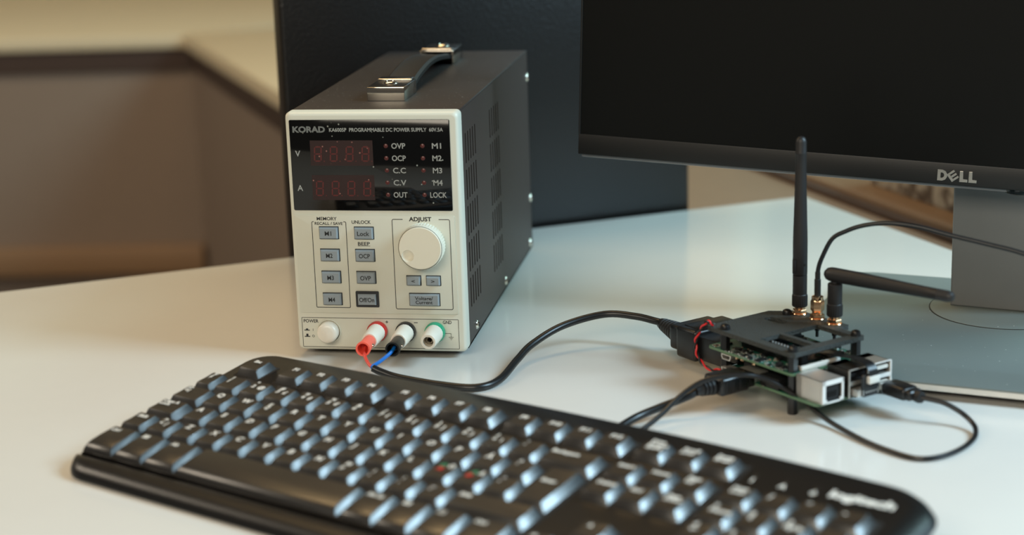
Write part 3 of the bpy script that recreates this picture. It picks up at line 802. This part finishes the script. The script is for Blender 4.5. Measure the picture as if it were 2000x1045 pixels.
whip = b.build('whip', 'antenna', an)
TL = Matrix.Rotation(-TH, 4, 'Z')
MB(TL).box(-4.5, -2.2, -4.2, -1.2, 26.2, 34.5, b=.3).build('hinge_slot', 'inside', whip)
MB(TL).lathe([(.8, 0), (.8, .25), (.5, .3), (1e-6, .2)], (2.4, -3.65, 31.5), (.3, -1, 0), 14).build('hinge_pin', 'plug', whip)

w3 = pw(*ax3, 37)
an3 = thing('antenna', 'black stub antenna folded down level, pointing right over the monitor base', 'antenna', w3, rot=PR, group='stub antennas on the circuit board stack')
b = MB(); nutset(b, 0, 0, 0); b.build('jack', 'gold', an3)
MB().lathe([(1.6, -2.6), (1.6, -7), (1.0, -7.5), (1.0, -11)], (0, 0, 0), (0, 0, 1), 14).build('jack_tail', 'cable', an3)
collar(None, an3)
MB().lathe([(4.25, 12.6), (4.35, 13.2), (4.35, 24.6), (4.0, 25.0), (2.4, 25.2), (2.4, 27)], (0, 0, 0), (0, 0, 1), 28).build('swivel_post', 'antenna', an3)
aw = (Vector((401.2, -77.5, 66.5)) - Vector((337.4, -34.5, 67.3)))
al = PR.inverted() @ aw; al.normalize()
s0 = PX.inverted() @ Vector((337.4, -34.5, 67.3)) - Vector((ax3[0], ax3[1], 37))
MB().lathe([(1e-6, -4.2), (2.2, -3.7), (3.6, -2.2), (4.25, 0), (4.35, 3), (4.35, 20), (4.0, 34), (3.6, 50), (3.35, 62), (3.3, 70.5), (3.36, 70.6), (3.36, 71.2), (3.3, 71.4), (3.3, 77.5), (2.9, 79.2), (1.9, 80.5), (1e-6, 81)], s0, al, 28).build('whip', 'antenna', an3)

# coaxial cable
w2 = pw(*ax2, 37)
cx_ = thing('coaxial_cable', 'thin black coaxial cable arching from the middle gold jack towards the monitor stand', 'cable', w2)
b = MB(); nutset(b, 0, 0, 0)
b.lathe([(3.0, 4.4), (3.6, 5.2), (4.1, 5.8), (4.1, 11), (3.6, 12)], (0, 0, 0), (0, 0, 1), 6); b.lathe([(3.4, 11.5), (3.5, 12.2), (3.5, 14), (2.6, 14.4)], (0, 0, 0), (0, 0, 1), 20)
b.build('connector', 'gold', cx_)
MB().lathe([(1.6, -2.6), (1.6, -7), (1.0, -7.5), (1.0, -11)], (0, 0, 0), (0, 0, 1), 14).build('connector_tail', 'cable', cx_)
Tw = Matrix.Translation(-w2)
MB().lathe([(1.95, 13.5), (1.95, 24.5), (1.6, 24.8), (1.6, 29)], (0, 0, 0), (0, 0, 1), 18).build('strain_relief', 'rubber', cx_)
coax = [(w2.x, w2.y, 62), (w2.x + .2, w2.y, 70), (332.5, -25.5, 76), (338, -27, 87), (346, -28.5, 92), (354, -30, 95.3), (364, -32, 97.5), (374, -34, 98), (388, -37, 96.5), (403, -40, 93), (425, -44, 88.5), (445, -48, 84), (475, -54, 74), (505, -60, 58), (530, -80, 30), (540, -110, 5), (545, -150, 1.4), (555, -220, 1.4)]
coax[0] = (w2.x, w2.y, 60); coax[1] = (w2.x + .3, w2.y, 68)
MB(Tw).tube(coax, 1.35, 12).build('jacket', 'cable', cx_)

# HDMI cable plugged in at the long edge
hc = thing('hdmi_cable', 'black display cable with ribbed strain relief plugged into the lower circuit board', 'cable', (*pw(-20, 30)[:2], 0))
Th = Matrix.Translation(-Vector((*pw(-20, 30)[:2], 0)))
THP = Th @ PX
b = MB(THP)
b.box(-30.5, -9, 25.4, 42.4, 9.2, 20.0, b=2.2, seg=3)
for i in range(3): b.box(-27.5 + i * 5.0, -24.9 + i * 5.0, 25.0, 25.8, 10.8, 18.6, b=.35)
b.box(-10, -4.3, 26.8, 41, 10.4, 18.8, b=.8)
b.build('plug', 'plug', hc)
prof = [(5.0, 0)]
for i in range(4):
    h0 = 1.2 + i * 2.5; r = 5.2 - i * .35
    prof += [(r, h0), (r - .9, h0 + .2), (r - .9, h0 + .9), (r, h0 + 1.1)]
prof += [(3.4, 11.2), (3.2, 14)]
MB(THP).lathe(prof, (-29.5, 33.5, 14.4), (-1, 0.02, -.02), 24).build('strain_relief', 'rubber', hc)
he = pw(-41, 33.8, 14.0)
MB(Th).tube([tuple(he), (258.5, -99.0, 12.0), (250.5, -103.0, 9.6), (242.3, -107.2, 7.4), (230.1, -116.5, 4.6), (220.2, -133.0, 3.0), (213, -150, 2.4), (208, -170, 2.4)], 2.3, 12).build('jacket', 'cable', hc)

# thin USB cable
uc = thing('usb_cable', 'thin black cable looping across the desk to a plug in the front socket', 'cable', (352.8, -135.3, 0))
Tu = Matrix.Translation((-352.8, 135.3, 0))
TUP = Tu @ PX
b = MB(TUP)
b.box(40.6, 53.2, -46.5, -28, 10.0, 17.6, b=2.6, seg=4)
b.box(41.4, 52.4, -50, -44, 10.6, 16.9, b=2.2, seg=3)
b.build('plug', 'plug', uc)
MB(TUP).box(41, 51.8, -29, -17.5, 12.9, 16.6, b=.3).build('plug_shell', 'silver', uc)
MB(TUP).lathe([(2.6, 0), (3.4, .8), (3.6, 3.6), (3.2, 5), (1.6, 5.4)], (47.4, -48.6, 13.3), (0, -1, 0), 16).build('strain_relief', 'rubber', uc)
bt = MB(TUP)
fr_ = ((0, 0, 17.65), (0, -1, 0), (1, 0, 0))
bt.lathe([(2.6, 0), (2.6, .15), (2.2, .15), (2.2, 0)], (46.8, -41.5, 17.55), (0, 0, 1), 20)
bt.box(45, 45.5, -37.5, -31.5, 17.55, 17.68); bt.box(45.5, 48, -34, -33.5, 17.55, 17.68); bt.box(43.2, 45, -35.5, -35, 17.55, 17.68); bt.lathe([(.9, 0), (.9, .12)], (45.2, -37.6, 17.55), (0, 0, 1), 10)
bt.build('plug_emblem', 'chip', uc, angle=0)
us = pw(47.4, -53.2, 13.3)
loop = [tuple(us), (398.5, -101.8, 12.0), (406.5, -104.5, 8.5), (411.8, -109.0, 5.5), (415.0, -117.5, 3.0), (412.8, -131.0, 1.6), (404.5, -147.5, 1.5), (392.7, -160.0, 1.5), (380.9, -162.6, 1.5), (366.8, -151.8, 1.6),
        (352.8, -135.3, 1.7), (336.6, -111.8, 3.0), (324.7, -98.4, 8.0), (312.6, -94.2, 15.0), (304.5, -93.5, 19.4), (296.5, -93.2, 22.2), (288.5, -95.1, 23.6), (276.4, -97.2, 23.2), (264.5, -100.4, 20.6), (254.0, -107.8, 15.0), (244.4, -119.6, 8.0),
        (235.0, -132.1, 3.2), (228, -145, 1.6), (222, -160, 1.5)]
MB(Tu).tube(loop, 1.45, 10, sub=10).build('jacket', 'cable', uc)

# ribbon adapter in the other USB socket
ra = thing('ribbon_adapter', 'tiny black circuit board with a flat ribbon, plugged into the inner socket', 'adapter', (*pw(29, -31)[:2], 13), rot=PR)
Tr = Matrix.Translation((-29, 31, -13))
MB(Tr).plate(rrect(23.4, 36.0, 0, 0, 0) if False else rrect(23.4, 36.2, 12.6, 25.6, 1.6, 4), [], 0, 1.2, T=Matrix(((1, 0, 0, 0), (0, 0, 1, -31.6), (0, 1, 0, 0), (0, 0, 0, 1)))).build('board', 'pcb_black', ra, angle=20)
MB(Tr).box(26.5, 34.5, -34.2, -31.6, 20.4, 24.6, b=.3).build('ribbon_socket', 'white_conn', ra)
MB(Tr).box(20.2, 31.5, -31, -18, 13.2, 17.0, b=.3).build('plug_shell', 'silver', ra)
b = MB(Tr)
for i in range(5): b.lathe([(.55, 0), (.55, .1)], (26.6 + i * 1.9, -31.6, 15.2), (0, -1, 0), 10)
for x in (24.2, 35.6): b.box(x - .3, x + .3, -31.75, -31.6, 13.4, 16.6)
b.text('HDMI' if False else '', 30, 18, 1, fr(-31.7)) if False else None
b.build('solder_pads', 'solder', ra, angle=0)
rb = [(-33.2, 24.2), (-32.6, 27.6), (-29.6, 30.4), (-24, 31.4), (-16, 31.2), (-8, 30.2), (-2, 30.2), (6, 29.0), (12, 27)]
Q = spline([(0, y, z) for y, z in rb], 6)
V = []; F = []
for i, p in enumerate(Q):
    for x, dz in ((27.2, 0), (33.8, 0), (33.8, .35), (27.2, .35)): V.append((x, p.y, p.z + dz))
for i in range(len(Q) - 1):
    for k in range(4): F.append((i * 4 + k, i * 4 + (k + 1) % 4, i * 4 + 4 + (k + 1) % 4, i * 4 + 4 + k))
F += [(0, 1, 2, 3), tuple(range(len(Q) * 4 - 4, len(Q) * 4))]
MB(Tr).add(V, F).build('ribbon', 'cable', ra)

# ------------------------------------------------------------------ monitor
psi = math.radians(-11); roll = math.radians(2.55)
e_, t_ = math.radians(-15), 0
ed1 = Vector((math.cos(e_), math.sin(e_))); ed2 = Vector((-ed1.y, ed1.x))
bc = ed1 * 411 + ed2 * 164
mon = thing('monitor', 'black flat-screen monitor, switched off, on a grey rectangular stand base', 'monitor', (bc.x, bc.y, 0))
TB = Matrix.Rotation(e_, 4, 'Z')
rb_ = rrect(-118, 118, -119.5, 119, [16, 16, 68, 68], 10)
base = MB(TB).prism(rb_, 5, 8.2).prism(rrect(-117.5, 117.5, -119, 118.5, [16, 16, 68, 68], 10), 8.2, 9.2, b=.5, top_only=True, mi=1).build('stand_base', ['silver', 'base'], mon)
MB(TB).prism(rrect(-112, 112, -112, 112, [14, 14, 64, 64], 8), 3.2, 5).build('base_underside', 'plug', base)
for x in (-95, 95):
    for y in (-75, 95): MB(TB).lathe([(8, 0), (8, 3.4)], (x, y, 0), (0, 0, 1), 20).build('foot', 'rubber', base)
sw = (0, 52)
MB(TB).lathe([(49.6, 9.15), (49.6, 9.35), (48.9, 9.35), (48.9, 9.15)], (*sw, 0), (0, 0, 1), 72).build('swivel_groove', 'chip', base)
MB(TB).lathe([(48.8, 9.1), (48.8, 9.5), (48.3, 9.7), (1e-6, 9.7)], (*sw, 0), (0, 0, 1), 72).build('swivel_disc', 'base', base)
cl = Vector((417.1, 106.9)) - bc
ye = math.radians(-17)
TCo = Matrix.Translation((cl.x, cl.y, 0)) @ Matrix.Rotation(ye, 4, 'Z')
MB(TCo).prism([(0, 9.5), (0, 330), (72, 330), (72, 9.5)], -24, 0, b=1.5, seg=3, T=Matrix(((1, 0, 0, 0), (0, 0, -1, 0), (0, 1, 0, 0), (0, 0, 0, 1)))).build('stand_column', 'stand', mon)
lo_ = Vector((416.2, 64.6, 105.7)) - Vector((bc.x, bc.y, 0))
TP = Matrix.Translation(lo_) @ Matrix.Rotation(psi, 4, 'Z') @ Matrix.Rotation(roll, 4, 'Y')
# local: x along the screen, y into the screen, z up; the emblem is the origin
def mface(o): return TP @ Matrix.Translation((0, o, 0)) @ FACE
HWM = 251.0
MB(TP).box(-HWM, HWM, 2, 15, -6.0, 338, b=1.2).build('housing', 'mon', mon)
b = MB(TP)
b.box(-HWM, HWM, 0, 3, -6.2, 7.9, b=.7)
b.box(-HWM, -HWM + 1.4, .0, 3, 7, 338.4, b=.5); b.box(HWM - 1.4, HWM, .0, 3, 7, 338.4, b=.5); b.box(-HWM, HWM, .0, 3, 337, 338.6, b=.5)
b.build('bezel', 'mon', mon)
MB(TP).box(-HWM + 1.4, HWM - 1.4, 1.0, 3, 7.6, 337.2).build('screen', 'lcd', mon)
b = MB(TP); b.box(-HWM + 1.5, HWM - 1.5, 3.2, 24, -8.4, 336, b=.8); b.build('back_shell', 'mon_lip', mon)
MB(TP).box(-60, 60, 23, 34, 120, 240, b=4).build('stand_mount', 'mon', mon)
# raised emblem: D, slanted E, L, L
b = MB()
lt = MB(mface(-.02))
hC = 7.0
def poly(b, P, cx=0, cy=0, rot=0, z0=-.1, z1=.55):
    c, s = math.cos(rot), math.sin(rot)
    b.prism([(cx + x * c - y * s, cy + x * s + y * c) for x, y in P], z0, z1, b=.12)
h2 = 3.5
Do = [(-3.0, -h2), (0, -h2), (1.9, -2.7), (3.0, -.9), (3.0, .9), (1.9, 2.7), (0, h2), (-3.0, h2)]
Di = [(-1.1, -1.7), (-.1, -1.7), (.7, -1.2), (1.1, -.5), (1.1, .5), (.7, 1.2), (-.1, 1.7), (-1.1, 1.7)]
lt.plate([(x - 9.5, y) for x, y in Do], [[(x - 9.5, y) for x, y in Di]], -.1, .55)
r_ = math.radians(38)
for P in ([(-2.6, -2.9), (-.9, -2.9), (-.9, 2.9), (-2.6, 2.9)], [(-.95, -2.9), (2.9, -2.9), (2.9, -1.55), (-.95, -1.55)], [(-.95, -.68), (2.9, -.68), (2.9, .68), (-.95, .68)], [(-.95, 1.55), (2.9, 1.55), (2.9, 2.9), (-.95, 2.9)]):
    poly(lt, P, -3.1, -.1, r_)
Lp = [(-2.5, -h2), (2.5, -h2), (2.5, -1.6), (-.3, -1.6), (-.3, h2), (-2.5, h2)]
poly(lt, Lp, 3.6, 0); poly(lt, Lp, 9.2, 0)
lt.build('emblem', 'steel', mon, angle=20)
# power button below the lower edge
MB(TP).lathe([(1e-6, -3.2), (6.0, -2.9), (8.6, -1.8), (9.6, 0), (9.6, 2.5)], (36.5, 10, -7.2), (0, 0, 1), 28).build('power_button', 'gloss_black', mon)

# ------------------------------------------------------------------ keyboard
KT, KTI = -0.4649, 0.1266
R0 = Matrix.Rotation(KT, 3, 'Z') @ Matrix.Rotation(math.atan(KTI), 3, 'X')
CAMP = Vector((324.25, -1069.73, 339.36))
KP = Vector((-13.80, -158.53, 18.086))
KS = 1 - 3.0 / (CAMP.z - KP.z)
KP = CAMP + (KP - CAMP) * KS
kb = thing('keyboard', 'black full-size computer keyboard with white legends on the desk', 'keyboard', KP, rot=R0 * KS)
KL, KR = -31.0, 413.0
# body
b = MB()
def kb_outline(x0, x1, y0, y1, rl, rr):
    xm, hw_ = (x0 + x1) / 2, (x1 - x0) / 2
    P = [(x0, y0), (x1, y0)]
    P += [(x1 - rr + rr * math.cos(a), y1 - rr + rr * math.sin(a)) for a in [math.pi / 2 * k / 8 for k in range(9)]]
    P += [(x1 - rr - (x1 - x0 - rr - rl) * k / 12, y1) for k in range(1, 12)]
    P += [(x0 + rl + rl * math.cos(a), y1 - rl + rl * math.sin(a)) for a in [math.pi / 2 + math.pi / 2 * k / 8 for k in range(9)]]
    out = []
    for x, y in P:
        f = max(0, (y - y0) / (y1 - y0)); u = (x - xm) / hw_
        out.append((x, y - f * f * (9.0 * u * u if u > 0 else 3.6 * u * u)))
    return out
RG = [kb_outline(KL + l_, KR - r_, -60.2, 90 - t_, 18 - q_ * .5, 27 - q_) for l_, r_, t_, q_ in ((1, 1, 1, 0), (0, 0, 0, 0), (.3, 2.5, .6, 1), (1.2, 6.5, 1.6, 3), (2.6, 12, 3, 6), (3.4, 15, 4, 8))]
HG = (-13.4, -11, -8, -6, -4.8, -4.4)
nr = len(RG[0]); b.add([(x, y, h) for rg, h in zip(RG, HG) for x, y in rg], [(j * nr + k, j * nr + (k + 1) % nr, (j + 1) * nr + (k + 1) % nr, (j + 1) * nr + k) for j in range(5) for k in range(nr)] + [tuple(range(nr))[::-1], tuple(range(5 * nr, 6 * nr))])
body = b.build('body', 'kb', kb, angle=50)
# palm edge: swept rounded profile with curved ends
prof = [(-61.0, -12.6), (-61.0, -7.6), (-62.0, -5.4), (-64.5, -4.0), (-68.0, -3.9), (-71.5, -4.6), (-74.4, -6.2), (-76.4, -8.6), (-77.0, -10.6), (-75.0, -11.2), (-70, -11.3)]
secs = []
xs = [KL + .2] + [KL + 18 * (1 - math.cos(k / 6 * math.pi / 2)) for k in range(1, 7)] + [KL + 18 + (KR - KL - 36) * k / 10 for k in range(1, 11)]
xs += [KR - (x - KL) for x in xs[:6]][::-1] + [KR - .2]
xs = sorted(set(round(x, 3) for x in xs))
V = []; F = []; np_ = len(prof)
for x in xs:
    d = min(x - KL, KR - x)
    rec = 0 if d >= 18 else 18 - math.sqrt(max(0, 18 * 18 - (18 - d) ** 2))
    bow = -1.8 * (1 - ((x - (KL + KR) / 2) / ((KR - KL) / 2)) ** 2)
    k = (16.5 - rec * .85 - bow) / 16.5
    k = max(k, .12)
    for y, z in prof:
        V.append((x, -60.5 + (y + 60.5) * k, z - (rec * .12 if z > -8 else 0)))
for i in range(len(xs) - 1):
    for j in range(np_): F.append((i * np_ + j, i * np_ + (j + 1) % np_, (i + 1) * np_ + (j + 1) % np_, (i + 1) * np_ + j))
F += [tuple(range(np_)), tuple(range((len(xs) - 1) * np_, len(xs) * np_))]
MB().add(V, F).build('palm_edge', 'kb', kb, angle=60)
for x in (10, 370):
    MB().box(x, x + 22, 62, 72, -29.3, -14, b=1).build('fold_out_foot', 'kb', kb)
    MB().box(x, x + 22, -66, -60, -13.0, -10, b=.3).build('rubber_foot', 'rubber', kb)

_kc = {}
RF, RN, RQ, RA, RZ, RB = 60.3, 34.5, 14.9, -4.2, -23.6, -46.4
DB = 25.2
def keymesh(w, d, rnd):
    k = (round(w, 2), round(d, 2), rnd)
    if k in _kc: return _kc[k]
    h = d / 2
    if not rnd:
        P = [(h, -5), (h - 1.3, -.9), (h - 1.9, .1), (h - 3.4, .0), (0, -.3), (-h + 4.2, -.1), (-h + 2.9, .0), (-h + 2.1, -.9), (-h, -5)]
    else:
        P = [(h, -5), (h - 1.3, -.9), (h - 1.9, .1), (h - 3, .1), (0, .1), (-h + 6, -.2), (-h + 3.4, -.8), (-h + 1.5, -2.0), (-h + .5, -3.6), (-h, -5)]
    bm = bmesh.new()
    lv = []; rv = []
    for y, z in P:
        f = (z + 5) / 5
        lv.append(bm.verts.new((-w / 2 + 2.2 * f, y, z))); rv.append(bm.verts.new((w / 2 - 3.7 * f, y, z)))
    for i in range(len(P) - 1): bm.faces.new((lv[i], lv[i + 1], rv[i + 1], rv[i]))
    fl_ = bm.faces.new(lv[::-1]); fr2 = bm.faces.new(rv)
    ed = [e for f in (fl_, fr2) for e in f.edges if max(v.co.z for v in e.verts) > -4.9]
    bmesh.ops.bevel(bm, geom=ed, offset=.42, segments=2, profile=.5, affect='EDGES')
    b = MB(); b.addbm(bm)
    o = b.build('key', 'key', None, angle=28)
    me = o.data; bpy.data.objects.remove(o)
    _kc[k] = me
    return me
for x0_, x1_, y0_, y1_ in ((-22.5, -3.5, RF - 8.5, RF + 8.5), (8.3, 84.6, RF - 8.5, RF + 8.5), (90, 166.3, RF - 8.5, RF + 8.5), (171.6, 247.9, RF - 8.5, RF + 8.5), (253, 311, RF - 8.5, RF + 8.5),
                           (-30, 246.3, RB - DB / 2 + .6, RN + 9.1), (251.2, 309.2, RQ - 9.1, RN + 9.1), (270.6, 289.8, RB, RZ + 9.1), (251.2, 309.2, RB - DB / 2 + .6, RB + DB / 2), (314.8, 392, RB - DB / 2 + .6, RN + 9.1)):
    MB().prism(rrect(x0_ + (1.2 if x0_ > -29 else .3), x1_ + 3.2, y0_ - 1.0, y1_ + 1.0, 1.2, 3), -4.7, -4.33).build('key_well', 'inside', kb, angle=0)
LF = ((0, 0, .22), (1, 0, 0), (0, 1, 0))
def key(x0, x1, yc, d, leg='', rnd=False, sym=None):
    x1 += 2.2 - x1 * .0042
    if x0 > -29: x0 += 2.2 - x0 * .0042
    w = x1 - x0 - .7
    o = put('key', keymesh(w, d, rnd), kb)
    o.location = Vector(((x0 + x1) / 2, yc, 0)) * MM
    t = MB(); any_ = False
    lx = -w / 2 + (3.6 if w > 21 else 4.6)
    ty = 9.1 - 5.2 if d < 19 or d > 30 else d / 2 - 5.2
    if leg:
        any_ = True
        if leg == 'WIN':
            for i in (0, 1):
                for j in (0, 1): t.add([(lx + .4 + i * 2.3 + a, ty - 1.4 + j * 1.8 + c, .22) for a, c in ((0, 0), (2, .15), (2, 1.6), (0, 1.5))], [(0, 1, 2, 3)])
        elif leg == 'MENU':
            for a, c, e, f in ((0, 4, 1.4, 1.8), (0, 4, -1.6, -1.2), (0, .4, -1.6, 1.8), (3.6, 4, -1.6, 1.8), (.8, 3.2, .3, .7), (.8, 3.2, -.6, -.2)):
                t.add([(lx + a, ty + e, .22), (lx + c, ty + e, .22), (lx + c, ty + f, .22), (lx + a, ty + f, .22)], [(0, 1, 2, 3)])
        elif leg == 'UP': t.add([(lx, ty - 1.4, .22), (lx + 3, ty - 1.4, .22), (lx + 1.5, ty + 1.6, .22)], [(0, 1, 2)])
        elif leg == 'DN': t.add([(lx, ty + 1.4, .22), (lx + 3, ty + 1.4, .22), (lx + 1.5, ty - 1.6, .22)], [(0, 2, 1)])
        elif leg == 'LT': t.add([(lx + 3, ty + 1.6, .22), (lx + 3, ty - 1.6, .22), (lx, ty, .22)], [(0, 1, 2)])
        elif leg == 'RT': t.add([(lx, ty + 1.6, .22), (lx, ty - 1.6, .22), (lx + 3, ty, .22)], [(0, 1, 2)])
        else:
            lines = leg.split('\n')
            if leg == 'Esc' or (leg[0] == 'F' and len(leg) > 1): lx += 1.2
            one = len(lines[0]) <= 1 and len(lines) == 1
            h = 3.9 if one else 2.7
            if len(lines) == 1 and len(leg) in (2, 3) and leg[0] == 'F': h = 3.2
            step = 3.3
            for i, s in enumerate(lines):
                if s: t.text(s, lx - .2, ty + (len(lines) - 1) * step / 2 - i * step + (.3 if one else 0), h, LF, al='l', bold=.045)
    if sym:                                         # (upper, lower, third, fourth)
        any_ = True
        pos = ((lx, ty + 1.9), (lx, ty - 2.0), (lx + 5.0, ty - 2.0), (lx + 5.0, ty + 1.9))
        for s, (a, c) in zip(sym, pos):
            if not s: continue
            mi = 0
            if s[0] == '~': mi, s = 1, s[1:]
            elif s[0] == '^' and len(s) > 1: mi, s = 2, s[1:]
            t.text(s, a, c, 3.1, LF, al='l', bold=.045, mi=mi)
    if any_: t.build('legend', ['legend', 'legend_green', 'legend_red'], o, angle=0)
    return o
DK = 18.2
PT = 19.1
key(-22.5, -3.5, RF, 17, 'Esc')
for x0, k0 in ((8.3, 1), (90.0, 5), (171.6, 9)):
    for k in range(4): key(x0 + k * 19.05, x0 + (k + 1) * 19.05, RF, 17, 'F%d' % (k0 + k))
for x0, s in ((253, 'Print\nScreen\nSysRq'), (272.4, 'Scroll\nLock'), (291.8, 'Pause\nBreak')): key(x0, x0 + 19.2, RF, 17, s)
key(-29.8, -17, RN, DK, '', sym=('½', '§'))
digs = [('!', '1'), ('"', '2', '@'), ('#', '3', '£'), ('¤', '4', '$'), ('%', '5', '€'), ('&', '6'), ('/', '7', '{'), ('(', '8', '['), (')', '9', ']'), ('=', '0', '}'), ('?', '+', '\\'), ('`', '´')]
for i, s in enumerate(digs): key(-17 + i * PT, -17 + (i + 1) * PT, RN, DK, sym=s)
key(212.2, 246.4, RN, DK, 'Backspace')
key(-29.8, -8, RQ, DK, '|←\n→|')
for i, s in enumerate('QWERTYUIOPÅ'):
    if s == 'E': key(-8 + i * PT, -8 + (i + 1) * PT, RQ, DK, sym=('E', '€'))
    else: key(-8 + i * PT, -8 + (i + 1) * PT, RQ, DK, s)
key(-8 + 11 * PT, -8 + 12 * PT, RQ, DK, sym=('^', '¨', '', '~'))
key(-30, -8, RA, DK, 'Caps A\nLock')
for i, s in enumerate('ASDFGHJKL'): key(-5 + i * PT, -5 + (i + 1) * PT, RA, DK, s)
key(-5 + 9 * PT, -5 + 10 * PT, RA, DK, sym=('~Ø', '^Æ', '', 'Ö'))
key(-5 + 10 * PT, -5 + 11 * PT, RA, DK, sym=('~Æ', '^Ø', '', 'Ä'))
key(-5 + 11 * PT, -5 + 12 * PT, RA, DK, sym=('*', "'"))
key(224.4, 246.0, (RQ + RA) / 2, DK + PT, 'Enter')
key(-30, -13.5, RZ, DK, 'Shift')
key(-13.5, 5.6, RZ, DK, sym=('>', '<', '|'))
for i, s in enumerate(('Z', 'X', 'C', 'V', 'B', 'N')): key(5.6 + i * PT, 5.6 + (i + 1) * PT, RZ, DK, s)
key(5.6 + 6 * PT, 5.6 + 7 * PT, RZ, DK, sym=('M', 'µ'))
for i, s in enumerate(((';', ','), (':', '.'), ('_', '-'))): key(5.6 + (7 + i) * PT, 5.6 + (8 + i) * PT, RZ, DK, sym=s)
key(196.6, 246.2, RZ, DK, 'Shift')
for x0, x1, s in ((-30, -8.2, 'Ctrl'), (-8.2, 14.8, 'WIN'), (14.8, 39.4, 'Alt'), (39.4, 153.4, ''), (153.4, 175.8, 'Alt Gr'), (175.8, 197.8, 'WIN'), (197.8, 220.4, 'MENU'), (220.4, 246.2, 'Ctrl')):
    key(x0, x1, RB, DB, s, True)
for x0, a, c in ((251.2, 'Insert', 'Delete'), (270.6, 'Home', 'End'), (290.0, 'Page\nUp', 'Page\nDown')):
    key(x0, x0 + 19.2, RN, DK, a); key(x0, x0 + 19.2, RQ, DK, c)
key(270.6, 289.8, RZ, DK, 'UP')
for x0, s in ((251.2, 'LT'), (270.6, 'DN'), (290.0, 'RT')): key(x0, x0 + 19.2, RB, DB, s, True)
NX = 314.8
for i, s in enumerate(('Num\nLock', '/', '*', '-')): key(NX + i * 19.3, NX + (i + 1) * 19.3, RN, DK, s)
for y, row in ((RQ, (('7', 'Home'), ('8', '↑'), ('9', 'PgUp'))), (RA, (('4', '←'), ('5', ''), ('6', '→'))), (RZ, (('1', 'End'), ('2', '↓'), ('3', 'PgDn')))):
    for i, s in enumerate(row): key(NX + i * 19.3, NX + (i + 1) * 19.3, y, DK, sym=s)
key(NX + 3 * 19.3, NX + 4 * 19.3, (RQ + RA) / 2, DK + PT, '+')
key(NX + 3 * 19.3, NX + 4 * 19.3, (RZ + RB) / 2 - 1.6, DK + DB, 'Enter')
key(NX, NX + 2 * 19.3, RB, DB, sym=('0', 'Ins'), rnd=True); key(NX + 2 * 19.3, NX + 3 * 19.3, RB, DB, sym=(',', 'Del'), rnd=True)
LK = ((0, 0, -4.32), (1, 0, 0), (0, 1, 0))
t = MB()
t.text('logitech', 377, 60.5, 6.2, LK, w=33, bold=.05)
t.build('maker_lettering', 'legend', kb, angle=0)
for x, s in ((320.5, '1'), (336.8, 'A'), (353, '↓')):
    t = MB()
    t.text(s, x, 57.5, 3.6, LK, bold=.05)
    o = t.build('status_icon', 'legend', kb, angle=0)
    MB().lathe([(1.3, -4.5), (1.3, -4.2), (1e-6, -4.05)], (x, 62.0, 0), (0, 0, 1), 14).build('status_lamp', 'chip', kb)
